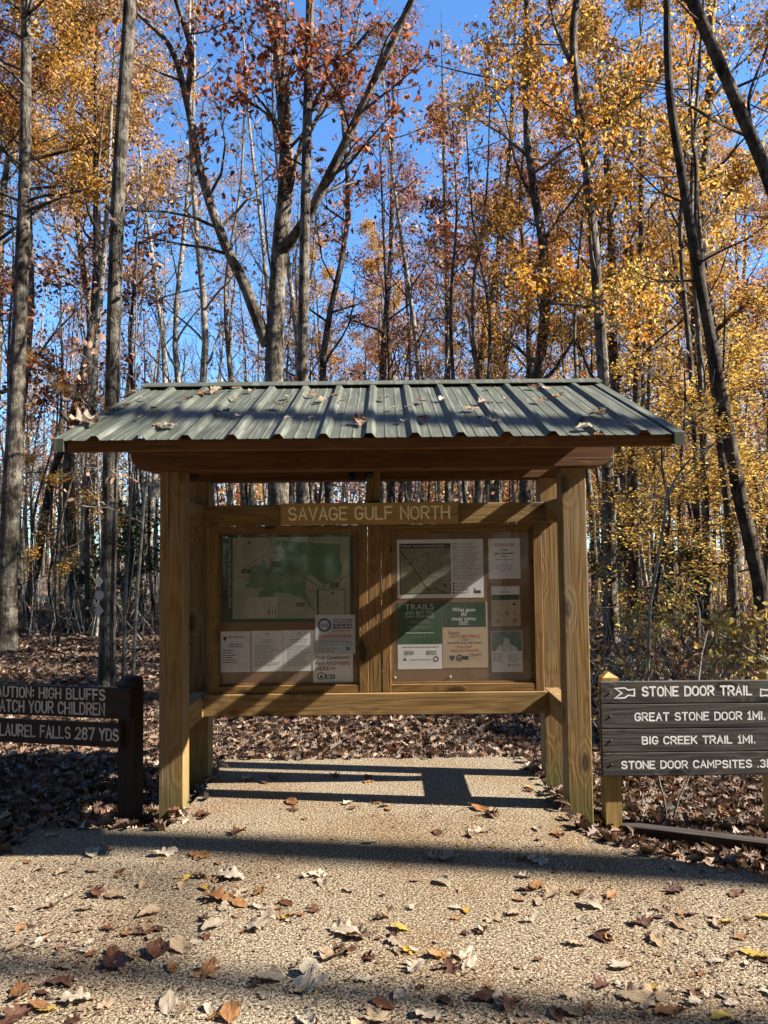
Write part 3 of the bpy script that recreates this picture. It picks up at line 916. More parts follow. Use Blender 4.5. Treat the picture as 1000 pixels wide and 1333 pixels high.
s.lines(TX_(INKG), *L6(216, 440), *L6(300, 555), 9, rg, 0.7, 4)
s.lines(TX_(INKG), *L6(312, 440), *L6(395, 505), 5, rg, 0.7, 4)
for x in (345, 352, 372, 392):
    s.rect(TX_(INK), *L6(x, 510), *L6(x + 5, 545), 4)
s.lines(TX_(INKG), *L6(138, 85), *L6(245, 180), 8, rg, 0.8, 3)
s.rect(TX_(REDI), *L6(135, 62), *L6(152, 82), 3)
s.poly(TX_(INK), [L6(*p) for p in ((225, 60), (235, 80), (215, 80))], 3)
s.line(TX_(INK), [L6(628 + 16 * math.cos(R(a)), 62 + 16 * math.sin(R(a))) for a in range(0, 361, 30)], 0.0022, 3)
s.lines(TX_(INKG), *L6(655, 48), *L6(775, 66), 1, rg, 1.7, 3, 0)
s.text(TX_(PAPC), 'Savage Gulf State Park & Natural Area', 298.5, 790, 4.2, 2, rot=R(90), wpx=92)
s.done()
for i, (q, nm, lab) in enumerate(((( 22, 650, 230, 915), 'notice_sheet', 'white notice with a small crest in the lower left corner of the left board'),
                   ((236, 648, 441, 913), 'notice_sheet', 'white full page letter between two other sheets, low on the left board'),
                   ((443, 646, 647, 913), 'notice_sheet', 'white full page letter beside the trail questions sheet on the left board'))):
    s = Sheet(nm, lab, 'notice', (*L6(q[0], q[1]), *L6(q[2], q[3])), PAPER)
    if i == 0:
        s.poly(TX_(INK), [L6(*p) for p in ((54, 684), (76, 684), (74, 700), (65, 714), (54, 700))], 1)
        s.lines(TX_(INK), *L6(84, 678), *L6(200, 694), 1, rg, 1.2, 1, 0)
        s.lines(TX_(INK), *L6(80, 726), *L6(190, 756), 2, rg, 1.1, 1, 0.5, True)
        s.lines(TX_(INK), *L6(50, 765), *L6(150, 860), 6, rg, 1.1, 1, 0.4)
    else:
        cx = (q[0] + q[2]) / 2
        s.line(TX_(INKG), [L6(cx + 8 * math.cos(R(a)), 668 + 8 * math.sin(R(a))) for a in range(0, 361, 45)], 0.002, 1)
        s.lines(TX_(INKG), *L6(q[0] + 40, 700), *L6(q[2] - 40, 730), 2, rg, 0.9, 1, 0.4, True)
        s.lines(TX_(INKG), *L6(q[0] + 24, 738), *L6(q[2] - 24, 880), 15, rg, 0.6, 1, 0.3)
    s.done()
s = Sheet('event_sheet', 'pale blue sheet with a round 10.5 emblem, overlapping the trail map corner', 'notice', (*L6(652, 548), *L6(912, 804)), PAPB)
PYs = PY
s.o.location.y -= 0.0045
c = L6(712, 614)
s.line(TX_(NAVY), [(c[0] + 7.6 * math.cos(R(a)), c[1] + 7.6 * math.sin(R(a))) for a in range(0, 361, 15)], 0.0065, 1)
s.text(TX_(NAVY), '10.5', c[0], c[1] + 0.3, 4.6, 1, 'CENTER', bold=0.03)
for i, tx in enumerate(('WHAT YOU NEED', 'TO KNOW ABOUT', 'THE PARK\'S TRAIL', 'RUNNING SERIES')):
    if i < 2:
        s.text(TX_(NAVY), tx, L6(765, 0)[0], L6(0, 582 + i * 17)[1], 2.5, 1, wpx=25.5, bold=0.03)
    else:
        s.lines(TX_(NAVY), L6(765, 0)[0], L6(0, 574 + i * 17)[1], L6(893, 0)[0], L6(0, 590 + i * 17)[1], 1, rg, 2.2, 1, 0.02)
s.rect(PM_(TANP), *L6(760, 642), *L6(880, 664), 1)
s.lines(TX_(REDI), *L6(672, 676), *L6(890, 700), 2, rg, 1.6, 1, 0.1, True)
s.lines(TX_(INKG), *L6(672, 708), *L6(890, 735), 3, rg, 1.0, 1, 0.1, True)
s.line(TX_(NAVY), [L6(668, 742), L6(900, 742)], 0.001, 1)
s.lines(TX_(INKG), *L6(672, 752), *L6(820, 792), 4, rg, 0.8, 1, 0.4)
s.lines(TX_(NAVY), *L6(850, 755), *L6(885, 780), 3, rg, 1.2, 1, 0.2)
s.done()
s = Sheet('question_sheet', 'white Trail Questions sheet with bold lettering, bottom right of the left board', 'notice', (*L6(637, 802), *L6(895, 990)), PAPER)
s.o.location.y -= 0.002
s.text(TX_(INK), 'Trail Questions?', L6(652, 0)[0], L6(0, 824)[1], 4.3, 1, wpx=44.5, bold=0.02)
s.text(TX_(BRNI), 'Find ANSWERS', L6(652, 0)[0], L6(0, 864)[1], 4.9, 1, wpx=44.5, bold=0.02)
s.text(TX_(BRNI), 'HERE', L6(652, 0)[0], L6(0, 897)[1], 5.0, 1, wpx=18, bold=0.02)
for k in range(2):
    x = 752 + 18 * k
    s.line(TX_(BRNI), [L6(x, 889), L6(x + 10, 896), L6(x, 903)], 0.003, 1)
c = L6(690, 948)
s.line(TX_(INK), [(c[0] + 5 * math.cos(R(a)), c[1] + 4.6 * math.sin(R(a))) for a in range(0, 361, 24)], 0.003, 1)
s.poly(TX_(INK), [(c[0] - 3, c[1] + 2.5), (c[0], c[1] - 3), (c[0] + 3, c[1] + 2.5)], 1)
s.rect(PM_(INK), *L6(716, 936), *L6(778, 966), 1)
s.lines(TX_(WHTI), *L6(722, 940), *L6(774, 962), 2, rg, 1.2, 2, 0.1)
s.done()

s = Sheet('trailhead_map', 'white sheet with an olive trailhead map and a text column, top of right board', 'map', (*L7(68, 68), *L7(660, 470)), PAPER)
s.rect(PM_(INK), *L7(84, 95), *L7(436, 443), 1)
s.rect(PM_(OLIV), *L7(90, 127), *L7(431, 437), 2)
s.text(TX_(WHTI), 'Trailheads - South Cumberland State Park', L7(90, 0)[0], L7(0, 111)[1], 2.7, 2, wpx=57)
s.line(('printed_road', INK), [L7(*p) for p in ((90, 150), (140, 212), (185, 262), (195, 290), (222, 325), (250, 380), (285, 412), (330, 405), (350, 420), (405, 437))], 0.0042, 3)
for pts in (((92, 265), (140, 250), (200, 200), (285, 150)), ((285, 150), (270, 240), (300, 320), (330, 400)), ((400, 150), (350, 180), (370, 260), (380, 330), (340, 355)), ((100, 360), (165, 320), (200, 340)), ((165, 320), (210, 385), (250, 410)), ((230, 250), (300, 320), (360, 330))):
    s.line(('printed_trail', INK), [L7(*p) for p in pts], 0.0013, 3)
for p in ((140, 212), (190, 215), (258, 200), (300, 312), (168, 400), (285, 150)):
    c = L7(*p)
    s.poly(TX_(PAPC), [(c[0] + 0.9 * math.cos(R(a)), c[1] + 0.9 * math.sin(R(a))) for a in range(0, 360, 45)], 4)
for k in range(16):
    x, y = rg.uniform(110, 380), rg.uniform(150, 420)
    s.lines(TX_(INK), *L7(x, y), *L7(x + 30, y + 8), 1, rg, 0.5, 3, 0.2)
c = L7(395, 385)
s.poly(TX_(INK), [(c[0], c[1] - 3), (c[0] + 3, c[1]), (c[0], c[1] + 3), (c[0] - 3, c[1])], 4)
s.lines(TX_(INKG), *L7(446, 92), *L7(640, 355), 26, rg, 0.75, 1, 0.35)
for k in range(4):
    s.rect(TX_(INK), *L7(447, 365 + k * 21), *L7(461, 379 + k * 21), 1)
    s.lines(TX_(INKG), *L7(468, 366 + k * 21), *L7(570, 380 + k * 21), 2, rg, 0.8, 1, 0.3)
s.poly(TX_(INK), [L7(*p) for p in ((598, 400), (606, 416), (590, 416))], 1)
s.rect(TX_(INK), *L7(592, 420), *L7(640, 440), 1)
s.done()
s = Sheet('warning_sheet', 'white WARNING sheet with a red heading, top right of the right board', 'notice', (*L7(697, 68), *L7(915, 343)), PAPER)
s.text(TX_(REDI), 'WARNING!!', L7(805, 0)[0], L7(0, 110)[1], 4.3, 1, 'CENTER', wpx=27.5, bold=0.02)
for (y, w, h) in ((146, 50, 1.5), (170, 140, 1.6), (190, 40, 1.5), (212, 120, 1.3), (230, 44, 1.3), (248, 130, 1.0), (262, 120, 1.0), (275, 130, 1.0), (288, 90, 1.0)):
    s.lines(TX_(INK if y < 200 else INKG), *L7(805 - w / 2, y - 5), *L7(805 + w / 2, y + 5), 1, rg, h, 1, 0.0)
s.done()
s = Sheet('poster', 'green and white TRAILS ARE BETTER THAN TREADMILLS poster on the right board', 'poster', (*L7(65, 498), *L7(368, 956)), PAPER)
s.rect(PM_(PGRN), *L7(65, 498), *L7(368, 785), 1)
s.text(TX_(WHTI), 'TRAILS', L7(216, 0)[0], L7(0, 529)[1], 7.0, 2, 'CENTER', wpx=37.5)
s.text(TX_(WHTI), 'ARE BETTER', L7(216, 0)[0], L7(0, 570)[1], 4.6, 2, 'CENTER', wpx=37.5)
s.text(TX_(WHTI), 'THAN TREADMILLS', L7(216, 0)[0], L7(0, 596)[1], 3.2, 2, 'CENTER', wpx=37.5)
s.lines(TX_(INKG), *L7(130, 618), *L7(305, 645), 4, rg, 0.7, 2, 0.3, True)
s.lines(TX_(INKG), *L7(130, 658), *L7(305, 684), 4, rg, 0.7, 2, 0.3, True)
s.lines(TX_(WHTI), *L7(118, 702), *L7(314, 714), 1, rg, 1.2, 2, 0.0, True)
s.lines(TX_(INKG), *L7(160, 728), *L7(272, 740), 1, rg, 0.9, 2, 0.0, True)
s.lines(TX_(INKG), *L7(95, 798), *L7(345, 812), 1, rg, 1.2, 1, 0.0, True)
s.lines(TX_(INKG), *L7(105, 828), *L7(180, 860), 4, rg, 0.9, 1, 0.3, True)
s.lines(TX_(INKG), *L7(255, 828), *L7(335, 860), 4, rg, 0.9, 1, 0.3, True)
s.lines(TX_(INKG), *L7(150, 885), *L7(290, 897), 1, rg, 1.0, 1, 0.0)
s.poly(TX_(INK), [L7(*p) for p in ((112, 876), (126, 896), (98, 896))], 1)
c = L7(325, 888)
s.line(TX_(BRNI), [(c[0] + 3 * math.cos(R(a)), c[1] + 3 * math.sin(R(a))) for a in range(0, 361, 30)], 0.004, 1)
s.done()
s = Sheet('poster', 'green and tan poster saying What goes IN must come OUT', 'poster', (*L7(373, 497), *L7(682, 950)), TANP)
s.rect(PM_(DGRN), *L7(373, 497), *L7(671, 670), 1)
for tx, y, w in (('What goes', 551, 30), ('IN', 583, 6), ('must come', 612, 30.5), ('OUT.', 643, 12.5)):
    s.text(TX_(WHTI), tx, L7(520, 0)[0], L7(0, y)[1], 4.6, 2, 'CENTER', wpx=w, bold=0.015)
s.text(TX_(INK), 'Please', L7(415, 0)[0], L7(0, 712)[1], 4.4, 1, wpx=14, rot=R(6))
for tx, y, w, mt, h in (('LEAVE NO TRACE', 733, 39, REDI, 4.2), ('in these', 757, 10, INK, 2.6), ('beautiful and wild areas!', 777, 45, INK, 2.8), ('Pack OUT', 806, 20, REDI, 3.6), ('what you bring IN.', 830, 37, REDI, 3.4)):
    s.text(TX_(mt), tx, L7(524, 0)[0], L7(0, y)[1], h, 1, 'CENTER', wpx=w, bold=0.01)
s.text(TX_(INK), 'Thanks!', L7(556, 0)[0], L7(0, 866)[1], 4.2, 1, wpx=15.5, rot=R(9))
c = L7(437, 882)
s.poly(PM_(NAVY), [(c[0] - 3.4, c[1] - 3), (c[0] + 3.4, c[1] - 3), (c[0] + 3, c[1] + 1.5), (c[0], c[1] + 4), (c[0] - 3, c[1] + 1.5)], 1)
c = L7(487, 882)
s.line(TX_(INK), [(c[0] + 3.6 * math.cos(R(a)), c[1] + 3.6 * math.sin(R(a))) for a in range(0, 361, 30)], 0.004, 1)
s.poly(TX_(INK), [(c[0] - 2, c[1] + 1.6), (c[0], c[1] - 2), (c[0] + 2, c[1] + 1.6)], 1)
s.rect(TX_(INK), *L7(508, 868), *L7(548, 894), 1)
s.done()
s = Sheet('notice_card', 'small card with white top, green band and tan body of round icons', 'notice', (*L7(708, 393), *L7(908, 668)), PAPC)
s.rect(PM_(TANP), *L7(714, 488), *L7(902, 662), 1)
s.rect(PM_(PAPER), *L7(714, 397), *L7(902, 452), 1)
s.rect(PM_(PGRN), *L7(714, 452), *L7(902, 488), 1)
c = L7(803, 408)
s.line(TX_(INKG), [(c[0] + 1.2 * math.cos(R(a)), c[1] + 1.2 * math.sin(R(a))) for a in range(0, 361, 45)], 0.0015, 2)
s.lines(TX_(INKG), *L7(772, 428), *L7(836, 440), 1, rg, 1.4, 2, 0.0)
s.rect(TX_(INK), *L7(855, 512), *L7(878, 524), 2)
for (x, y, mt) in ((758, 578, INKG), (817, 578, BRNI), (870, 578, INKG), (755, 630, PGRN), (868, 630, PGRN), (810, 630, TANP)):
    c = L7(x, y)
    s.line(TX_(mt), [(c[0] + 1.6 * math.cos(R(a)), c[1] + 1.6 * math.sin(R(a))) for a in range(0, 361, 45)], 0.003, 2)
    s.lines(TX_(INKG), *L7(x - 14, y + 14), *L7(x + 14, y + 22), 1, rg, 0.6, 2, 0.0)
s.done()
s = Sheet('photo_sheet', 'white sheet with a waterfall photograph on top, lower right of the right board', 'notice', (*L7(705, 700), *L7(918, 982)), PAPER)
s.rect(('printed_photo', PHOT), *L7(708, 703), *L7(914, 840), 1)
s.poly(('printed_photo', FALLS), [L7(*p) for p in ((795, 750), (825, 748), (835, 790), (880, 815), (890, 840), (735, 840), (750, 810), (785, 790))], 2)
s.lines(TX_(INKG), *L7(715, 850), *L7(790, 915), 7, rg, 0.8, 1, 0.4)
s.lines(TX_(INKG), *L7(820, 855), *L7(905, 915), 7, rg, 0.6, 1, 0.4)
c = L7(825, 934)
s.poly(TX_(INK), [(c[0] + 1.4 * math.cos(R(a)), c[1] + 1.4 * math.sin(R(a))) for a in range(0, 360, 45)], 1)
s.lines(TX_(INKG), *L7(840, 925), *L7(905, 945), 3, rg, 0.6, 1, 0.3)
s.done()
# loose push pins on the two boards
for q, lab in (((1, (45, 1012)), 'round white push pin at the bottom left of the right board'), ((1, (421, 1010)), 'round white push pin at the bottom middle of the right board'),
               ((0, (75, 38)), 'white pin in the upper left corner of the green trail map'), ((0, (875, 22)), 'white pin in the upper right corner of the green trail map')):
    p = L7(*q[1]) if q[0] else L6(*q[1])
    x, z = bx(p[0]), bz(p[1])
    m = MB()
    m.tube([(0, 0.002, 0), (0, -0.004, 0), (0, -0.006, 0)], [0.0075, 0.0075, 0.004], 12)
    o = m.build('push_pin', WHTI)
    o.location = (x, BY - 0.003, z)
    tag(o, lab, 'push pin', 'push pins on the boards')

# ------------------------------------------------------------------ sign right of the kiosk
YS = 0.02
GS = -0.19
S1 = empty('trail_sign', (1.85, YS, GS))
tag(S1, 'four plank charcoal sign headed STONE DOOR TRAIL on yellow pine posts', 'sign')
def s1(u, v, y=YS): 
    p = at_y(u, v, y)
    return p
b1 = (1.85, YS, GS)
for (u0, zt) in ((784.5, 878), (997.5, 872)):
    p = s1(u0, zt, YS + 0.031)
    x0 = p.x; x1 = x0 + 0.093
    zt = p.z - 0.02
    m = MB().box(x0, x1, YS + 0.031, YS + 0.121, -0.4, zt)
    m.add([(x0, YS + 0.031, zt), (x1, YS + 0.031, zt), (x1, YS + 0.121, zt), (x0, YS + 0.121, zt), ((x0 + x1) / 2, YS + 0.076, zt + 0.028)], [(0, 1, 4), (1, 2, 4), (2, 3, 4), (3, 0, 4)])
    bmx = m
    bmx.f.pop(1); bmx.mi.pop(1); bmx.smooth.pop(1)
    m.build('post', PZ, S1, base=b1)
yb = [887.5, 917, 949, 980, 1011.5]
X0, X1 = s1(782.5, 950).x, s1(1040, 950).x
planks = []
rs = random.Random(5)
zs = [s1(783, v).z for v in yb]
TEXTS = [('STONE DOOR TRAIL', 835, 980, 893.5, 907, 0.0050), ('GREAT STONE DOOR 1MI.', 826, 997, 927.5, 939, 0.0042), ('BIG CREEK TRAIL 1MI.', 835.5, 984, 958.5, 969.5, 0.0042), ('STONE DOOR CAMPSITES .3MI.', 808.5, 1031, 990.5, 1001.5, 0.0042)]
for i in range(4):
    yf = YS + rs.uniform(0, 0.002)
    pl = MB().box(X0 + rs.uniform(-0.004, 0.004), X1 + rs.uniform(-0.004, 0.004), yf, YS + 0.030, zs[i + 1] + 0.0015, zs[i] - 0.0015).build('plank', SX, S1, bevel=0.004, base=b1)
    m = MB()
    tx, u0, u1, v0, v1, st = TEXTS[i]
    if i == 3:
        W_ = lambda t_: sum(3.4 if ch == ' ' else G[ch][1] + 1.6 for ch in t_) - 1.6
        u1 = u0 + (979.0 - u0) * W_(tx) / W_('STONE DOOR CAMPSITES')
    a, b = s1(u0, v0), s1(u1, v1)
    a2 = s1(u0, v1)
    sign_text(m, tx, a.x, b.x, a2.z, a.z, yf, idf, st, rs, gap=1.6, space=3.4)
    if i == 0:
        for mir in (0, 1):
            pts = [(235, 178), (282, 175), (300, 186), (331, 182), (331, 215), (300, 212), (282, 225), (235, 226), (268, 201), (235, 178)]
            pp = []
            for (x, y) in pts:
                u, v = 740 + x / 3.846, 850 + y / 3.846
                if mir: u = 1816.5 - u
                q = s1(u, v)
                pp.append((q.x, q.z))
            vs, fs = ribbon(pp, 0.0042)
            m.add([(v.x, yf - 0.0004, v.y) for v in vs], fs)
    m.build('lettering', WHITE, pl, base=b1)
    for xx in (X0 + 0.055, X1 - 0.055):
        mm = MB()
        zc = (zs[i] + zs[i + 1]) / 2
        mm.tube([(xx, YS + 0.003, zc), (xx, YS - 0.003, zc)], [0.007, 0.006], 8)
        mm.build('bolt', BLACKM, pl, base=b1)
# timber edging below that sign
a, b = at_z(809, 1094, GS), at_z(1010, 1120, GS)
d = (b - a); ln = d.length + 0.9; ang = math.atan2(d.y, d.x)
E = empty('edging_timber', (a.x, a.y, GS), ang)
tag(E, 'dark square timber lying on the leaves below the charcoal trail sign', 'timber')
MB().box(0, ln, 0.0, 0.085, -0.06, 0.085).build('beam', TX, E, bevel=0.006)

# ------------------------------------------------------------------ sign left of the kiosk (right end nearer to the camera)
p0 = at_z(166, 1077, GZ)
YAW = R(-13)
S2 = empty('warning_sign', (p0.x, p0.y + 0.05, GZ), YAW)
tag(S2, 'dark brown two board sign warning of HIGH BLUFFS on a round topped post', 'sign')
pw = 0.052
m = MB()
ztop = at_y(165, 881, p0.y).z - GZ
m.box(-pw, pw, -pw, pw, -0.3, ztop - 0.05)
m.f.pop(1); m.mi.pop(1); m.smooth.pop(1)
rows = [(1.0, 0.0), (0.97, 0.018), (0.86, 0.034), (0.66, 0.045), (0.36, 0.05)]
for j in range(len(rows) - 1):
    (k0, h0), (k1, h1) = rows[j], rows[j + 1]
    q = [(-1, -1), (1, -1), (1, 1), (-1, 1)]
    vs = [(pw * k0 * x, pw * k0 * y, ztop - 0.05 + h0) for x, y in q] + [(pw * k1 * x, pw * k1 * y, ztop - 0.05 + h1) for x, y in q]
    m.add(vs, [(i, (i + 1) % 4, 4 + (i + 1) % 4, 4 + i) for i in range(4)], smooth=True)
k1, h1 = rows[-1]
m.add([(pw * k1 * x, pw * k1 * y, ztop - 0.05 + h1) for x, y in ((-1, -1), (1, -1), (1, 1), (-1, 1))], [(0, 1, 2, 3)])
m.build('post', BZ, S2)
def s2(u, v, yl):
    """pixel -> the sign's own x, z on its plane y=yl"""
    o = Vector((p0.x, p0.y + 0.05, GZ))
    nrm = Vector((-math.sin(YAW), math.cos(YAW), 0))
    dd = ray(u, v)
    tt = ((o - CAM).dot(nrm) + yl) / dd.dot(nrm)
    w = CAM + dd * tt - o
    return (w.x * math.cos(YAW) + w.y * math.sin(YAW), w.z)
fy = -pw - 0.036
for bi, (v0, v1, ue, lines) in enumerate(((896, 936, 168.5, (('CAUTION: HIGH BLUFFS', 51.5, 137.5, 897, 912.5, 9), ('WATCH YOUR CHILDREN', 76.5, 137, 915, 932, 11))), (942.5, 973.5, 157, (('LAUREL FALLS 287 YDS', 99, 155, 948.5, 965.5, 13),)))):
    zt, zb_ = s2(150, v0, fy)[1], s2(150, v1, fy)[1]
    xe = s2(ue, 920, fy)[0]
    pl = MB().box(-1.46, xe, fy, -pw - 0.001, zb_, zt).build('board', BX, S2, bevel=0.004)
    m = MB()
    for (tx, u0, u1, va, vb, nfull) in lines:
        # the visible tail of the line fixes the letter pitch; the rest runs on past the frame
        xa, xb = s2(u0, va, fy)[0], s2(u1, va, fy)[0]
        z0, z1 = s2(u1, vb, fy)[1], s2(u1, va, fy)[1]
        tail = tx[nfull:] if nfull != 11 else 'CHILDREN'
        def width(t): return sum(3.2 if ch == ' ' else G[ch][1] + 1.7 for ch in t) - 1.7
        full = (xb - xa) * width(tx) / width(tail.strip())
        sign_text(m, tx, xb - full, xb, z0, z1, fy, lambda x, y, z: (x, y, z), 0.0054, rs)
    m.build('lettering', GREYW, pl)
MB().box(-1.42, -1.32, -pw, pw, -0.3, ztop - 0.04).build('post', BZ, S2, bevel=0.006)

# ------------------------------------------------------------------ forest
UP = Vector((0, 0, 1))
def smooth_path(pts, n):
    """Catmull-Rom through pts"""
    pts = [Vector(p) for p in pts]
    P = [pts[0] * 2 - pts[1]] + pts + [pts[-1] * 2 - pts[-2]]
    out = []
    segs = len(pts) - 1
    for i in range(n):
        t = i / (n - 1) * segs
        k = min(int(t), segs - 1)
        f = t - k
        a, b, c, d = P[k], P[k + 1], P[k + 2], P[k + 3]
        out.append(0.5 * ((2 * b) + (c - a) * f + (2 * a - 5 * b + 4 * c - d) * f * f + (3 * b - a - 3 * c + d) * f ** 3))
    return out
def rand_dir(r, base, spread):
    v = Vector((r.gauss(0, 1), r.gauss(0, 1), r.gauss(0, 1)))
    return (base + v * spread).normalized()
def limb(wood, tips, r, p, d, L, rad, level, trop=0.12, wig=0.16, kids=(4, 6), sides=(6, 4, 3), minr=0.004):
    n = 6 if level == 0 else 4
    pts, rr = [p.copy()], [rad]
    q, dd = p.copy(), d.copy()
    for i in range(n):
        dd = (rand_dir(r, dd, wig) + UP * trop).normalized()
        q = q + dd * (L / n)
        pts.append(q.copy())
        rr.append(max(minr, rad * (1 - 0.85 * (i + 1) / n)))
    wood.tube(pts, rr, sides[level], cap=False)
    if level >= 2:
        tips.append((pts[1], pts[-1]))
        return
    k = r.randint(*kids) if level == 0 else r.randint(3, 4)
    for j in range(k):
        t = r.uniform(0.3, 1.0) if level == 0 else r.uniform(0.2, 1.0)
        f = t * n
        i = min(int(f), n - 1)
        b = pts[i].lerp(pts[i + 1], f - i)
        ax = (pts[i + 1] - pts[i]).normalized()
        nd = rand_dir(r, ax, 0.65)
        limb(wood, tips, r, b, nd, L * r.uniform(0.35, 0.6) * (1.1 - 0.4 * t), rr[i] * 0.55, level + 1, trop, wig, kids, sides, minr)
    tips.append((pts[-2], pts[-1]))
def leaf_points(tips, r, per, sig, keep=1.0):
    C = []
    for a, b in tips:
        if r.random() > keep:
            continue
        for k in range(r.randint(int(per * 0.5), int(per * 1.5) + 1)):
            q = a.lerp(b, r.uniform(0.1, 1.1))
            C.append((q.x + r.gauss(0, sig), q.y + r.gauss(0, sig), q.z + r.gauss(0, sig * 0.8)))
    return C
def make_proto(seed, H, r0, z0, spread, nl, per, lsize, mat, bark, keep=1.0, lift=(0.25, 0.9), flat=0.0, tpl=RHOMB, sig=0.16, wig_t=0.25, trop=0.10, sides=7, kids=(4, 6)):
    r = random.Random(seed)
    n_ = np.random.default_rng(seed)
    wood = MB(); tips = []
    path = [Vector((0, 0, -0.3))]
    dx = dy = 0
    for i in range(1, 6):
        dx += r.gauss(0, wig_t); dy += r.gauss(0, wig_t)
        path.append(Vector((dx, dy, H * i / 5)))
    pts = smooth_path(path, 16)
    rad = [r0 * (1.25 if i == 0 else 1.0) * (1 - 0.9 * (i / 15) ** 1.1) + 0.008 for i in range(16)]
    wood.tube(pts, rad, sides, jit=0.06, rng=r, cap=False)
    for j in range(nl):
        t = (j + r.random()) / nl
        z = z0 + (H - z0) * t
        f = (z + 0.3) / (H + 0.3) * 15
        i = min(int(f), 14)
        p = pts[i].lerp(pts[i + 1], f - i)
        a = j * 2.4 + r.uniform(-0.5, 0.5)
        el = r.uniform(*lift)
        d = Vector((math.cos(a) * math.cos(el), math.sin(a) * math.cos(el), math.sin(el)))
        L = spread * (1.0 - 0.62 * t) * r.uniform(0.6, 1.15)
        limb(wood, tips, r, p, d, L, max(0.01, rad[i] * 0.42), 0, trop, kids=kids)
    C = leaf_points(tips, r, per, sig, keep)
    wm = wood.mesh('trunk', bark)
    lm = leaf_cloud('crown', C, lsize, tpl, [mat], n_, flat=flat) if C else None
    return wm, lm
def place_proto(pr, name, label, cat, group, x, y, rz, s=1.0, sz=None):
    o = empty(name, (x, y, ground_z(x, y) if abs(x) < 20 and y < 34 else GZ), rz)
    o.scale = (s, s, sz or s)
    tag(o, label, cat, group)
    t = bpy.data.objects.new('trunk', pr[0]); t.parent = o; link(t)
    if pr[1] is not None:
        c = bpy.data.objects.new('crown', pr[1]); c.parent = o; link(c)
    return o

# --- trees one can single out, from their places in the photo
def key_tree(name, label, d, px, wpx, bark, H=None, limbs=(), crown=None, tw=None, seed=1, group=None, base=True, sides=10, jit=0.05, cat='tree'):
    """px: trunk centre line from the ground up in photo pixels at distance d (m); wpx: trunk width in pixels at bottom and at top"""
    r = random.Random(seed); n_ = np.random.default_rng(seed)
    P = []
    for q in px:
        dd = d + (q[2] if len(q) > 2 else 0)
        P.append(at_d(q[0], q[1], dd))
    if base:
        gz = ground_z(P[0].x, P[0].y)
        P[0].z = gz - 0.25
    o = empty(name, (P[0].x, P[0].y, P[0].z + 0.25))
    B = o.location.copy()
    tag(o, label, cat, group)
    top = P[-1]
    if H and H > top.z:
        dv = (P[-1] - P[-2]); dv = dv / max(0.01, dv.z)
        dv = Vector((dv.x * 0.5, dv.y * 0.5, 1))
        P.append(top + dv * (H - top.z) * 0.5)
        P.append(top + dv * (H - top.z))
    n = 10 + 4 * len(P)
    pts = smooth_path([p - B for p in P], n)
    k = d / FPX
    rb, rt = wpx[0] * k / 2, wpx[1] * k / 2
    zt, zb = top.z - B.z, pts[0].z
    rad = []
    for p in pts:
        f = (p.z - zb) / max(0.1, zt - zb)
        q = rb + (rt - rb) * f if f <= 1 else rt * max(0.12, 1 - (p.z - zt) / max(0.1, (H or 0) - B.z - zt + 0.1))
        if base and f < 0.12:
            q *= 1 + 0.35 * (1 - f / 0.12) ** 2
        rad.append(max(0.006, q))
    wood = MB()
    wood.tube(pts, rad, sides, jit=jit, rng=r, cap=False)
    tips = []
    for lb in limbs:            # limbs drawn after the photo: (pixel path, width px bottom, top, twigs, depth shift at the end)
        path, w0, w1, ntw, dz = lb
        m_ = len(path)
        lp = [at_d(u, v, d + dz * i / max(1, m_ - 1)) - B for i, (u, v) in enumerate(path)]
        nn = 5 + 3 * m_
        lp = smooth_path(lp, nn)
        lr = [(w0 + (w1 - w0) * i / (nn - 1)) * k / 2 for i in range(nn)]
        wood.tube(lp, lr, 7, jit=0.05, rng=r, cap=False)
        for j in range(ntw):
            i = r.randint(int(nn * 0.3), nn - 2)
            dv = rand_dir(r, (lp[i + 1] - lp[i]).normalized(), 0.8)
            limb(wood, tips, r, lp[i], dv, r.uniform(0.8, 2.0), max(0.008, lr[i] * 0.4), 1, 0.05)
    if tw:                      # (how many twiggy side branches, from height, to height, length)
        for j in range(tw[0]):
            z = r.uniform(tw[1], tw[2])
            i = min(range(n - 1), key=lambda i: abs(pts[i].z - z))
            a = r.uniform(0, 6.283); el = r.uniform(0.0, 0.7)
            limb(wood, tips, r, pts[i].copy(), Vector((math.cos(a) * math.cos(el), math.sin(a) * math.cos(el), math.sin(el))), r.uniform(0.5, 1.1) * tw[3], max(0.010, rad[i] * 0.28), 1 if tw[3] < 2 else 0, 0.08)
    wood.build('trunk', bark, o)
    if crown and tips:
        mat, per, size, keep, tpl, flat = crown
        C = leaf_points(tips, r, per, 0.13, keep)
        if C:
            c = bpy.data.objects.new('crown', leaf_cloud('crown', C, size, tpl, [mat], n_, flat=flat))
            c.parent = o; link(c)
    return o, B

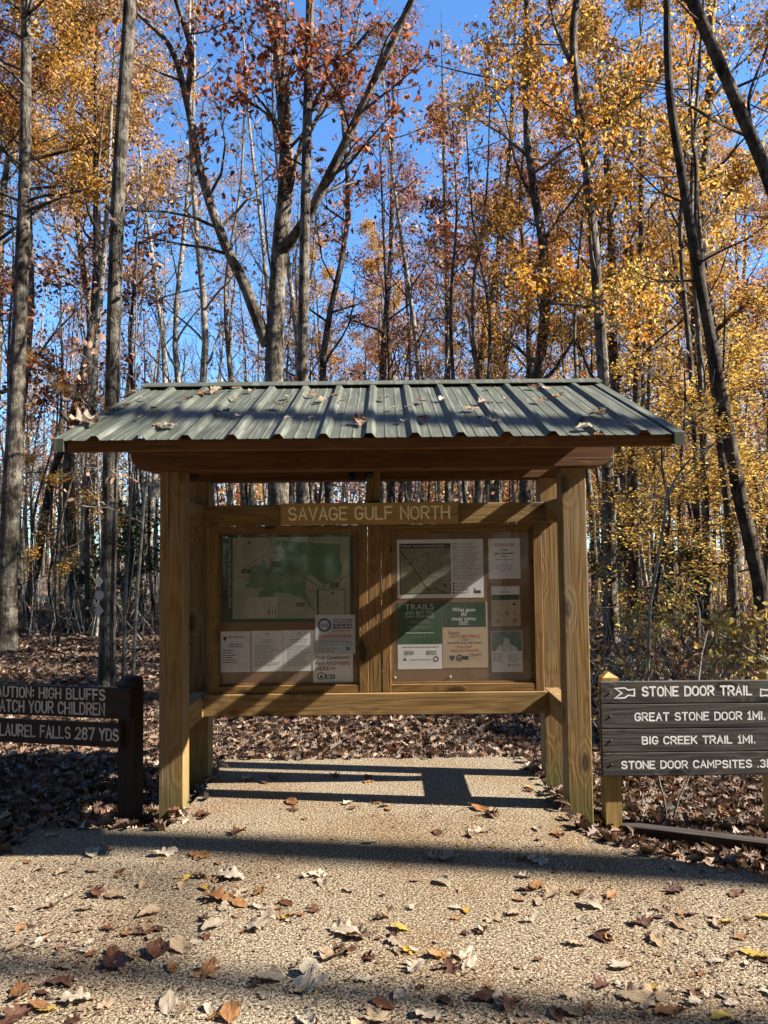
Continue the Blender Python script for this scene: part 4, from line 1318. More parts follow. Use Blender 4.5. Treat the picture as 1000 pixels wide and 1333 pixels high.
key_tree('hardwood_tree', 'tall grey barked tree with flaking bark at the left edge of the woods', 13.0, [(6, 842), (14, 660), (23, 480), (33, 200), (34, 0)], (27, 12), BARK, H=17, crown=(LGOLD, 22, 0.085, 0.8, OVAL, 0.2), tw=(16, 6.5, 16, 2.6), seed=21)
T2, B2 = key_tree('hardwood_tree', 'straight mottled grey tree carrying three trail markers behind the brown sign', 9.3, [(139, 892), (141, 760), (146, 520), (154, 250), (170, -10)], (21, 17), BARK, H=14, crown=(LGOLD, 14, 0.085, 0.6, OVAL, 0.2), tw=(9, 8.5, 13.5, 2.2), seed=22, jit=0.02)
key_tree('oak_tree', 'forked oak with wide crooked limbs and rust leaves, right behind the roof', 12.0, [(366, 838), (362, 640), (357, 480), (364, 330), (373, 210), (362, 60), (346, -10)], (32, 15), BARK, H=14,
         limbs=[([(348, 450), (320, 375), (290, 310), (262, 225), (243, 130), (222, 62), (180, 18)], 17, 5, 7, -1.0),
                ([(243, 130), (249, 70), (236, 22), (222, -20)], 9, 5, 3, -1.2),
                ([(366, 330), (398, 285), (440, 205), (492, 95), (541, -10)], 15, 8, 8, -1.5),
                ([(368, 290), (400, 160), (430, 100), (480, 40)], 8, 3, 8, -0.6),
                ([(372, 200), (352, 150), (330, 120)], 7, 2, 6, -1.0),
                ([(373, 230), (420, 140), (455, 70), (470, 10)], 7, 3, 7, 0.6)],
         crown=(LRUST, 13, 0.11, 0.62, OAK, 0.1), tw=(10, 5.5, 13, 2.0), seed=23)
key_tree('hardwood_tree', 'slim straight pale tree beside the forked oak behind the roof', 11.0, [(391, 848), (394, 500), (398, 250), (404, -10)], (17, 11), BARK, H=13, crown=(LRUST, 10, 0.10, 0.5, OAK, 0.1), tw=(12, 7, 12.5, 1.9), seed=24, jit=0.03)
key_tree('hardwood_tree', 'tall slender grey tree rising behind the right roof end', 12.0, [(797, 850), (792, 640), (785, 480), (768, 260), (747, 70), (752, -10)], (19, 10), BARK, H=12,
         limbs=[([(766, 195), (800, 150), (830, 70), (838, 20)], 6, 2, 7, 0.8), ([(747, 90), (725, 40), (715, 0)], 7, 3, 5, 0)],
         crown=(LORA, 16, 0.095, 0.7, OAK, 0.1), tw=(12, 4.5, 11.5, 2.0), seed=25)
key_tree('hardwood_tree', 'dark leaning tree at the right side with a curved upper trunk', 10.0, [(998, 850), (990, 770), (962, 640), (938, 510), (912, 370), (893, 260), (872, 120), (868, -10)], (20, 9), BARKD, H=10,
         limbs=[([(905, 340), (906, 260), (905, 200), (890, 160)], 6, 2, 5, 0.5)], crown=(LORA, 15, 0.085, 0.7, OAK, 0.2), tw=(9, 5.0, 9.5, 1.8), seed=26)
key_tree('hardwood_tree', 'thin dark tree just left of the dark leaning tree', 10.6, [(958, 815), (951, 700), (938, 580), (928, 490), (918, 400)], (12, 8), BARKD, H=9, crown=(LYEL, 15, 0.075, 0.6, OVAL, 0.3), tw=(8, 5, 9, 1.6), seed=27)
key_tree('hardwood_tree', 'dark trunk slanting in from the upper right corner of the woods', 8.5, [(1085, 880), (1062, 560), (1030, 330), (1000, 232), (962, 140), (925, 55), (895, -15)], (20, 15), BARKD, H=8.6,
         limbs=[([(985, 195), (975, 130), (1000, 60)], 6, 3, 5, 0)], crown=(LYEL, 7, 0.075, 0.5, OVAL, 0.3), tw=(6, 6, 9, 1.6), seed=28)
key_tree('hardwood_tree', 'twin stemmed dark tree to the right of the roof with a pale edge', 14.0, [(822, 850), (824, 720), (826, 600), (830, 470), (834, 330)], (12, 7), BARKD, H=12,
         limbs=[([(829, 840), (830, 700), (828, 600)], 6, 5, 2, -0.3)], crown=(LYEL, 20, 0.08, 0.8, OVAL, 0.35), tw=(16, 4.5, 12, 2.2), seed=29)
key_tree('hardwood_tree', 'narrow dark tree among yellow leaves left of the leaning tree', 17.0, [(906, 822), (908, 640), (907, 500), (902, 330), (905, 230)], (14, 8), BARKD, H=11, crown=(LYEL, 20, 0.085, 0.8, OVAL, 0.35), tw=(16, 4.5, 11, 2.4), seed=30)
key_tree('hardwood_tree', 'pale thin barked tree between the left edge tree and the marked tree', 16.0, [(106, 832), (109, 700), (116, 580), (128, 420), (138, 300)], (11, 7), BARKP, H=14, crown=(LTAN, 14, 0.09, 0.6, OVAL, 0.2), tw=(14, 6, 14, 2.4), seed=31)
key_tree('hardwood_tree', 'dark crooked tree leaning right beyond the left edge tree', 18.0, [(30, 818), (52, 710), (62, 650), (74, 600), (98, 555), (112, 480)], (14, 7), BARKD, H=9, crown=(LRUST, 10, 0.13, 0.6, OVAL, 0.2), tw=(10, 4.5, 9, 2.0), seed=32)
key_tree('sapling', 'thin pale sapling nearest the marked tree, one of two', 9.5, [(160, 884), (163, 800), (168, 690), (174, 595), (176, 500)], (6, 3), BARKP, H=6.5, crown=(LTAN, 5, 0.09, 0.4, OVAL, 0.2), tw=(10, 2.0, 6, 0.9), seed=33, sides=6, cat='sapling')
key_tree('sapling', 'thin pale sapling nearest the left kiosk post, one of two', 9.2, [(172, 888), (177, 800), (185, 690), (192, 610), (205, 500)], (6, 3), BARKP, H=6.0, crown=(LTAN, 5, 0.09, 0.4, OVAL, 0.2), tw=(10, 2.0, 6, 0.9), seed=34, sides=6, cat='sapling')
key_tree('sapling', 'bare pale forked sapling between the kiosk and the leaning tree', 7.2, [(838, 862), (846, 800), (855, 740), (864, 680), (868, 645)], (5, 3.2), BARKP,
         limbs=[([(868, 645), (892, 605), (925, 580), (962, 563)], 3.2, 1.4, 3, 0.3), ([(868, 642), (860, 610), (848, 582)], 2.8, 1.2, 2, -0.2), ([(868, 656), (855, 646), (842, 641)], 2, 1, 1, 0)], crown=(LYEL, 1, 0.06, 0.2, OVAL, 0.3), seed=35, sides=6, cat='sapling')
key_tree('sapling', 'small two stemmed leafless sprout under the charcoal trail sign', 4.75, [(872, 1080), (866, 1050), (859, 1020), (855, 1000), (850, 960)], (3.2, 2), BARKP, limbs=[([(874, 1076), (884, 1040), (896, 1014), (905, 985)], 3, 2, 1, 0.1)], seed=36, sides=6, cat='sapling')
key_tree('hardwood_tree', 'distant straight pale trunk standing above the middle of the roof', 24.0, [(583, 800), (583, 490), (581, 320), (578, 200)], (10, 5), BARK, H=19, crown=(LTAN, 8, 0.14, 0.45, OVAL, 0.2), tw=(20, 8, 18, 2.6), seed=37)
key_tree('hardwood_tree', 'distant dark tree leaning right above the roof middle', 20.0, [(622, 800), (625, 490), (640, 390), (655, 290), (664, 200)], (11, 7), BARKD, H=17, crown=(LRED, 14, 0.14, 0.8, OAK, 0.1), tw=(20, 7, 16, 2.8), seed=38)

# markers nailed to the tree behind the brown sign
for (u, v, shp, lab) in ((128.5, 757, 'd', 'grey diamond trail marker, topmost of three on the mottled tree'), (129.5, 775, 'c', 'round grey trail marker between the two diamonds on the mottled tree'), (129, 795, 'd', 'grey diamond trail marker, lowest of three on the mottled tree')):
    p = at_d(u, v, 9.3 - 0.11)
    m = MB()
    if shp == 'd':
        m.prism([(0, 0.072), (0.055, 0), (0, -0.072), (-0.055, 0)], 1, -0.004, 0.0)
    else:
        m.prism([(0.056 * math.cos(R(a)), 0.056 * math.sin(R(a))) for a in range(0, 360, 18)], 1, -0.004, 0.0)
    o = m.build('trail_marker', TAGM)
    o.location = p
    tag(o, lab, 'marker', 'trail markers on the tree')

# --- prototypes for the woods behind
PROTO = {
 'gold': [make_proto(100 + i, 17 + 2 * i, 0.15, 5.0, 3.6, 22, 34, 0.085, LGOLD, BARK, sig=0.15) for i in range(2)],
 'rust': [make_proto(110 + i, 17 + 2 * i, 0.16, 4.5, 3.2, 20, 24, 0.085, LRUST, BARKD, sig=0.15, keep=0.72) for i in range(2)],
 'red': [make_proto(120 + i, 16 + 2 * i, 0.13, 4.5, 2.9, 20, 21, 0.082, LRED, BARKD, sig=0.15, keep=0.7) for i in range(2)],
 'yellow': [make_proto(130 + i, 12 + 2 * i, 0.11, 3.2, 3.4, 15, 16, 0.082, LYEL, BARKD, sig=0.12, flat=0.55, lift=(-0.05, 0.3), trop=0.015, keep=0.6) for i in range(2)],
 'orange': [make_proto(140 + i, 16 + 2 * i, 0.14, 4.5, 3.1, 20, 25, 0.082, LORA, BARKD, sig=0.15, keep=0.78) for i in range(2)],
 'tan': [make_proto(150 + i, 15 + 2 * i, 0.12, 4.0, 2.8, 22, 12, 0.075, LTAN, BARK, sig=0.15, keep=0.6) for i in range(2)],
 'bare': [make_proto(160 + i, 15 + 2 * i, 0.10, 4.0, 2.4, 20, 2, 0.07, LTAN, BARKP, keep=0.3) for i in range(2)],
}
WORD = {'gold': 'golden brown', 'rust': 'rust brown', 'red': 'dull red brown', 'yellow': 'bright yellow', 'orange': 'orange', 'tan': 'sparse pinkish tan', 'bare': 'hardly any'}
def pick(u, r):
    """which autumn colour stands where across the picture"""
    if u < 230: ws = dict(gold=1, rust=1, tan=4, bare=6, red=1)
    elif u < 480: ws = dict(rust=2, red=3, tan=4, bare=4, gold=1)
    elif u < 680: ws = dict(red=4, rust=4, tan=3, bare=2, gold=1, orange=1)
    else: ws = dict(yellow=5, orange=4, rust=2, gold=3, bare=1)
    ks = list(ws)
    return r.choices(ks, [ws[k] for k in ks])[0]
GHIGH = [make_proto(105 + i, 18 + i, 0.16, 8.6, 3.9, 22, 48, 0.08, LGOLD, BARK, sig=0.15, lift=(0.0, 0.6)) for i in range(2)]
for (u, d, i, s_, lab) in ((20, 16.5, 0, 1.0, 'full golden brown tree crowning the left edge of the woods'), (105, 18.5, 1, 0.95, 'full golden brown tree behind the tree with the markers'), (-40, 19.5, 1, 1.0, 'golden brown tree partly cut by the left edge'), (75, 23.0, 0, 1.1, 'golden brown tree deeper in the woods on the left')):
    x = (u - 500) / FPX * d + CAM.x; y = CAM.y + d
    place_proto(GHIGH[i], 'golden_tree', lab, 'tree', 'golden brown trees on the left', x, y, d * 1.7, s_)
rf = random.Random(2024)
placed = []
n_tree = 0
d = 14.5
for tries in range(4000):
    if n_tree >= 100: break
    d = 14.5 + 40 * rf.random() ** 1.25
    u = rf.uniform(-120, 1120)
    x = (u - 500) / FPX * d + CAM.x; y = CAM.y + d
    md = 1.7 + 0.012 * d
    if any((x - a) ** 2 + (y - b) ** 2 < md * md for a, b in placed): continue
    k = pick(u, rf)
    # keep open sky windows: between left edge trees and left of the forked oak
    if u < 165 and rf.random() < 0.35: continue
    if 165 < u < 330 and k in ('gold', 'rust', 'yellow', 'red'): k = rf.choice(('bare', 'tan', 'tan'))
    if 165 < u < 330 and rf.random() < 0.5: continue
    placed.append((x, y))
    pr = PROTO[k][rf.randint(0, 1)]
    s_ = rf.uniform(0.62, 1.0) if u > 560 else rf.uniform(0.72, 1.1)
    rz_, sz_ = rf.uniform(0, 6.28), s_ * rf.uniform(0.9, 1.1)
    n_tree += 1
    if 30 < u < 115 and d < 22: continue        # the open view past the left edge tree
    if u > 700 and d < 17 and k == 'yellow': continue
    place_proto(pr, 'woodland_tree', f'woodland tree with {WORD[k]} autumn leaves in the woods behind the kiosk', 'tree', f'woods behind the kiosk, trees with {WORD[k]} leaves', x, y, rz_, s_, sz_)
# slim understory stems, pale or dark, all bare below
POLE = [make_proto(170 + i, 7 + 1.5 * i, 0.035 + 0.008 * i, 2.5, 1.3, 12, 2, 0.09, (LTAN, LRUST, LTAN)[i], (BARKP, BARKD, BARK)[i], keep=0.5, sides=5, kids=(2, 3), wig_t=0.12) for i in range(3)]
cnt = 0
for tries in range(3000):
    if cnt >= 105: break
    d = 9.5 + 22 * rf.random()
    u = rf.uniform(-40, 1040)
    if d < 12.5 and 200 < u < 770: continue
    if d < 13.5 and u < 250: continue
    x = (u - 500) / FPX * d + CAM.x; y = CAM.y + d
    if any((x - a) ** 2 + (y - b) ** 2 < 0.35 for a, b in placed): continue
    placed.append((x, y))
    i = rf.randint(0, 2)
    w = ('pale', 'dark', 'grey')[i]
    place_proto(POLE[i], 'slim_tree', f'slim {w} understory stem among the trunks behind the kiosk', 'young tree', f'slim {w} understory stems', x, y, rf.uniform(0, 6.28), rf.uniform(0.7, 1.25))
    cnt += 1
# yellow and golden layered understory
SPR = [make_proto(180 + i, 4.6 + i, 0.035, 1.0 + 0.3 * i, 2.1, 11, 11, 0.066, m_, BARKD, flat=0.66, lift=(-0.10, 0.14), trop=-0.01, sig=0.075, tpl=OVAL, sides=5, kids=(4, 6)) for i, m_ in enumerate((LYEL, LYEL, LGOLD))]
for (u, v, d, i, s_, lab) in ((868, 0, 10.2, 0, 0.72, 'low young beech with flat yellow sprays behind the forked sapling'), (935, 0, 11.2, 0, 0.8, 'low young beech with flat yellow sprays between the two dark leaning trunks'), (905, 0, 12.0, 0, 1.0, 'young beech with flat yellow sprays just left of the dark leaning tree'), (985, 0, 12.6, 1, 1.05, 'young beech with yellow sprays behind the dark leaning tree'),
        (840, 0, 13.5, 0, 0.95, 'young beech with yellow sprays behind the twin stemmed tree'), (940, 0, 15.0, 1, 1.15, 'tall young beech with yellow sprays deeper in the woods on the right'),
        (78, 0, 13.8, 2, 0.75, 'low young beech with golden sprays in front of the pale tree'), (45, 0, 15.5, 2, 0.9, 'young beech with golden orange sprays beside the left edge tree'), (75, 0, 18.0, 0, 0.8, 'small yellow beech between the left edge tree and the pale tree'),
        (785, 0, 16.5, 0, 0.8, 'small yellow beech behind the right kiosk post'), (1030, 0, 11.0, 0, 0.95, 'young yellow beech at the right edge of the woods'), (1000, 0, 17, 1, 1.2, 'tall yellow beech far back at the right edge'), (870, 0, 18, 1, 1.25, 'tall yellow beech far back behind the forked sapling')):
    x = (u - 500) / FPX * d + CAM.x; y = CAM.y + d
    place_proto(SPR[i], 'beech_sapling', lab, 'young tree', 'young beeches with flat leafy sprays', x, y, rf.uniform(0, 6.28), s_)
EVG = make_proto(190, 2.4, 0.03, 0.2, 0.9, 14, 7, 0.085, LEVG, BARKD, sig=0.10, lift=(0.0, 0.5), sides=5)
for (u, d, s_, lab) in ((893, 11.5, 0.62, 'dark evergreen bush under the yellow beech sprays'), (182, 16.0, 1.0, 'dark evergreen bush behind the two pale saplings'), (790, 14.5, 0.8, 'dark evergreen bush behind the right kiosk post'), (150, 19, 1.15, 'dark evergreen bush far behind the marked tree')):
    x = (u - 500) / FPX * d + CAM.x; y = CAM.y + d
    place_proto(EVG, 'evergreen_bush', lab, 'bush', 'dark evergreen bushes', x, y, rf.uniform(0, 6.28), s_)
SHR = make_proto(195, 1.1, 0.008, 0.1, 0.7, 7, 2, 0.068, LGRN, BARKP, sig=0.07, lift=(0.1, 0.8), sides=5, tpl=OVAL, kids=(2, 4), keep=0.8)
for (u, d, s_, lab) in ((955, 6.6, 0.75, 'leafy yellow green shrub above the charcoal trail sign'), (1002, 6.2, 0.9, 'yellow green shrub at the right edge above the charcoal sign'), (905, 7.6, 0.75, 'small yellow green shrub left of the leafy one above the sign'), (820, 9.0, 0.7, 'yellow green shrub beside the right kiosk post'), (870, 9.6, 0.75, 'yellow green shrub at the foot of the forked sapling')):
    x = (u - 500) / FPX * d + CAM.x; y = CAM.y + d
    place_proto(SHR, 'leafy_shrub', lab, 'shrub', 'yellow green shrubs', x, y, rf.uniform(0, 6.28), s_)
# tangle of twigs and small leaves on the forest floor
tw = MB(); C = []
for k in range(1700):
    d = rf.uniform(9.0, 26.0) if rf.random() < 0.8 else rf.uniform(6.0, 9.0)
    u = rf.uniform(-60, 1060)
    if u < 260 and d < 13.5: continue
    if 240 < u < 730 and d < 8.5: continue
    if d < 9 and u < 745: continue
    x = (u - 500) / FPX * d + CAM.x; y = CAM.y + d
    g = ground_z(x, y)
    h = rf.uniform(0.25, 1.3) if d < 11 else rf.uniform(0.3, 2.8)
    for j in range(rf.randint(1, 3)):
        a = Vector((x + rf.gauss(0, .1), y + rf.gauss(0, .1), g - 0.05))
        b = a + Vector((rf.gauss(0, 0.3), rf.gauss(0, 0.3), h * rf.uniform(0.6, 1)))
        tw.tube([a, a.lerp(b, 0.5) + Vector((rf.gauss(0, .06), rf.gauss(0, .06), 0)), b], [0.007, 0.005, 0.0025], 3, cap=False)
        for q in range(rf.randint(0, 7 if x > 1.5 else 4)):
            t = rf.uniform(0.25, 1.05)
            p = a.lerp(b, t)
            C.append((p.x + rf.gauss(0, .12), p.y + rf.gauss(0, .12), p.z + rf.gauss(0, .07)))
tag(tw.build('undergrowth', [BARKP]), kind='stuff')
nm_ = np.random.default_rng(5)
me = leaf_cloud('brush_leaves', C, 0.075, OVAL, [LTAN, LGOLD, LGRN, LRUST, LYEL], nm_, midx=np.array([(0, 1, 2, 3, 4, 4, 2)[rf.randint(0, 6)] if p[0] > 1.5 else rf.randint(0, 4) for p in C]))
tag(link(bpy.data.objects.new('brush_leaves', me)), kind='stuff')
# the far woods, one mass
wd = MB(); C = []; M = []
for k in range(230):
    d = rf.uniform(52, 105)
    u = rf.uniform(-80, 1080)
    x = (u - 500) / FPX * d + CAM.x; y = CAM.y + d
    h = rf.uniform(9, 17); r0 = rf.uniform(0.08, 0.2)
    lx = rf.gauss(0, 0.6)
    wd.tube([(x, y, GZ - .3), (x + lx * .5, y, h * .5), (x + lx, y, h)], [r0, r0 * .7, r0 * .2], 5, cap=False)
    low = rf.random() < 0.5
    nleaf = 130 if u < 480 else 330
    mi = rf.randint(0, 4)
    for q in range(nleaf):
        z = rf.triangular(1.0 if low else 4.0, h + 1.5, h * 0.55)
        C.append((x + lx * z / h + rf.gauss(0, 1.5), y + rf.gauss(0, 1.5), z)); M.append(mi)
wd.build('far_woods', BARKD)['kind'] = 'stuff'
me = leaf_cloud('far_foliage', C, 0.42, RHOMB, [LRUST, LGOLD, LTAN, LRED, LORA], nm_, midx=np.array(M))
tag(link(bpy.data.objects.new('far_foliage', me)), kind='stuff')
# trees on the sunny side, outside the frame, whose trunks throw the shade bands over the paving
SHADE = make_proto(199, 26, 0.24, 14.5, 2.6, 16, 2, 0.12, LTAN, BARK, keep=0.4)
for i, (x, y, lab) in enumerate(((16.0, -3.40, 'tree on the sunny side of the path shading the paving by the kiosk'), (21.0, -4.85, 'tree farther out on the sunny side of the path'))):
    place_proto(SHADE, 'roadside_tree', lab, 'tree', None, x, y, i * 1.3, 1.0 if i == 0 else 0.68, 1.0)
place_proto(PROTO['rust'][0], 'roadside_tree', 'unseen rust leaved tree added beyond the trail sign to shade the litter behind the kiosk', 'tree', None, 9.5, 3.9, 0.6, 0.85)  # out of view, put in to shade the leaf litter behind the kiosk
place_proto(make_proto(198, 11, 0.10, 3.2, 1.7, 22, 40, 0.11, LRUST, BARKD, sig=0.16), 'roadside_tree', 'unseen narrow rust leaved tree added nearest the path to shade the litter', 'tree', None, 9.5, 1.55, 0.6, 1.0)  # also added out of view; narrow dense crown shades that litter, not the kiosk

# the woods go on behind the photographer
C = []; M = []; wd = MB()
for k in range(110):
    a = rf.uniform(R(180), R(360))
    rr_ = rf.uniform(9, 24)
    x, y = rr_ * math.cos(a) * 1.3, -7.0 + rr_ * math.sin(a)
    if y > -10.5: continue
    h = rf.uniform(9, 18)
    wd.tube([(x, y, -0.3), (x, y, h)], [0.16, 0.05], 6, cap=False)
    mi = rf.randint(0, 3)
    for q in range(420):
        C.append((x + rf.gauss(0, 1.6), y + rf.gauss(0, 1.6), rf.triangular(0.3, h + 1, h * 0.5))); M.append(mi)
for k in range(26000):  # unseen trunkless leaf mass, added to keep sky light off the kiosk front
    x, y = rf.uniform(-22, 12), rf.uniform(-13, -6.2)
    C.append((x, y, rf.triangular(4.5, 17, 9) + 0.25 * max(0, -6.2 - y))); M.append(rf.randint(0, 3))
wd.build('surrounding_woods', BARK)['kind'] = 'stuff'
me = leaf_cloud('foliage_and_sky_screen', C, 0.5, RHOMB, [LRUST, LGOLD, LTAN, LYEL], nm_, midx=np.array(M))
tag(link(bpy.data.objects.new('foliage_and_sky_screen', me)), kind='stuff')

# ------------------------------------------------------------------ leaf litter (uncountable)
def litter(name, n, area, size, tpl, seed):
    r = np.random.default_rng(seed)
    C = []
    while len(C) < n:
        x, y = area(r)
        zz = ground_z(x, y)
        if in_slab(x, y):                       # some leaves spill over the edge of the paving
            e = abs(r.normal()) * 0.03
            if all(in_slab(x + dx * e, y + dy * e) for dx, dy in ((1, 0), (-1, 0), (0, 1), (0, -1))): continue
            zz = 0.0
        C.append((x, y, zz + 0.012 + abs(r.normal()) * 0.018))
    me = leaf_cloud(name, C, size, tpl, [LLIT], r, flat=0.62, curl=1.0)
    return tag(link(bpy.data.objects.new(name, me)), kind='stuff')
def area_near(r):
    d = r.uniform(3.2, 8.5)
    u = r.uniform(-60, 1060)
    return (u - 500) / FPX * d + CAM.x, CAM.y + d
def area_mid(r):
    d = r.uniform(8.0, 24.0)
    u = r.uniform(-60, 1060)
    return (u - 500) / FPX * d + CAM.x, CAM.y + d
litter('leaf_litter', 24000, area_near, 0.075, OAK, 41)
litter('leaf_litter', 55000, area_mid, 0.088, OAK, 42)

# crumbs of broken leaves on the paving
r_ = np.random.default_rng(77)
C = []
while len(C) < 2600:
    p = at_z(r_.uniform(-20, 1020), 1040 + 300 * r_.random(), 0.0)
    # they gather in loose drifts
    if in_slab(p.x, p.y) and math.sin(p.x * 2.1 + 1) * math.cos(p.y * 2.7) + math.sin(p.x * 5.3 + p.y * 3.1) * 0.6 + r_.normal() * 0.7 > 0.55:
        C.append((p.x, p.y, 0.006))
me = leaf_cloud('leaf_crumbs', C, 0.017, RHOMB, [LLIT], r_, flat=0.75)
tag(link(bpy.data.objects.new('leaf_crumbs', me)), kind='stuff')

# ------------------------------------------------------------------ single fallen leaves on paving and roof
def fallen_mesh(seed, kind):
    r = random.Random(seed)
    T = {'oak': OAK, 'oval': OVAL}[kind]
    bm = bmesh.new()
    if kind == 'oak':
        mid = [(0, 0.0), (0, 0.25), (0, 0.5), (0, 0.75), (0, 1.0)]
        side = [(0.05, 0.05), (0.13, 0.11), (0.25, 0.20), (0.22, 0.27), (0.10, 0.32), (0.24, 0.40), (0.40, 0.50), (0.36, 0.58), (0.13, 0.58), (0.24, 0.68), (0.33, 0.78), (0.27, 0.83), (0.11, 0.82), (0.13, 0.92)]
    else:
        mid = [(0, i / 6) for i in range(7)]
        side = [(0.08, 0.08), (0.20, 0.2), (0.265, 0.35), (0.28, 0.5), (0.24, 0.66), (0.16, 0.82), (0.07, 0.94)]
    jit = 0.045
    pts = []
    for sgn in (1, -1):
        ring = [(0, 0)] + [(sgn * (x + r.uniform(-jit, jit)), y + r.uniform(-jit, jit)) for x, y in side] + [(0, 1)]
        vs = [bm.verts.new((x, y - 0.5, 0)) for x, y in ring]
        bm.faces.new(vs if sgn > 0 else vs[::-1])
    bmesh.ops.remove_doubles(bm, verts=bm.verts, dist=1e-5)
    bmesh.ops.triangulate(bm, faces=bm.faces)
    bmesh.ops.subdivide_edges(bm, edges=bm.edges, cuts=2, use_grid_fill=True)
    c1, c2, tw_ = r.uniform(-0.7, 1.0), r.uniform(-0.3, 1.5), r.uniform(-0.7, 0.7)
    ph = r.uniform(0, 6)
    for v in bm.verts:
        x, y = v.co.x, v.co.y
        v.co.z = c2 * x * x + c1 * 0.5 * y * y + tw_ * x * y + 0.040 * math.sin(13 * x + ph) * math.cos(10 * y + ph) + 0.02 * math.sin(31 * y + ph) + 0.10 * abs(x)
    mz = min(v.co.z for v in bm.verts)
    for v in bm.verts:
        v.co.z -= mz
    # stalk
    for f in bm.faces:
        f.smooth = True
    b = [v for v in bm.verts if abs(v.co.x) < 1e-4 and v.co.y < -0.49]
    z0 = b[0].co.z if b else 0
    q = [bm.verts.new((sx * 0.010, yy, z0 + dz)) for yy, dz in ((-0.49, 0.004), (-0.72, 0.03)) for sx in (-1, 1)]
    bm.faces.new((q[0], q[1], q[3], q[2]))
    me = bpy.data.meshes.new('fallen_leaf')
    bm.to_mesh(me); bm.free()
    return me
FM = {}
KINDS = {'pale': (F_PALE, 'pale grey dry leaf'), 'tan': (F_TAN, 'tan dry leaf'), 'org': (F_ORG, 'orange brown leaf'), 'brn': (F_BRN, 'dark red brown leaf'), 'yel': (F_YEL, 'yellow leaf')}
for kk, (mt, _) in KINDS.items():
    for sh in ('oak', 'oval'):
        for j in range(5):
            me = fallen_mesh(hash_ := (sum(map(ord, kk + sh)) * 7 + j), sh)
            me.materials.append(mt)
            FM[(kk, sh, j)] = me
def drop(kk, sh, j, loc, size, rz, tilt, where, group, name='fallen_leaf', nrm=None):
    o = bpy.data.objects.new(name, FM[(kk, sh, j)])
    o.location = loc
    q = Vector((0, 0, 1)).rotation_difference(nrm) if nrm is not None else Matrix.Identity(3).to_quaternion()
    e = Matrix.Rotation(rz, 3, 'Z') @ Matrix.Rotation(tilt[0], 3, 'X') @ Matrix.Rotation(tilt[1], 3, 'Y')
    o.rotation_euler = (q.to_matrix() @ e).to_euler()
    o.scale = (size, size, size)
    shn = 'lobed' if sh == 'oak' else 'oval'
    tag(o, f'{shn} {KINDS[kk][1]} {where}', 'leaf', f'{shn} {KINDS[kk][1]}s {group}')
    return link(o)
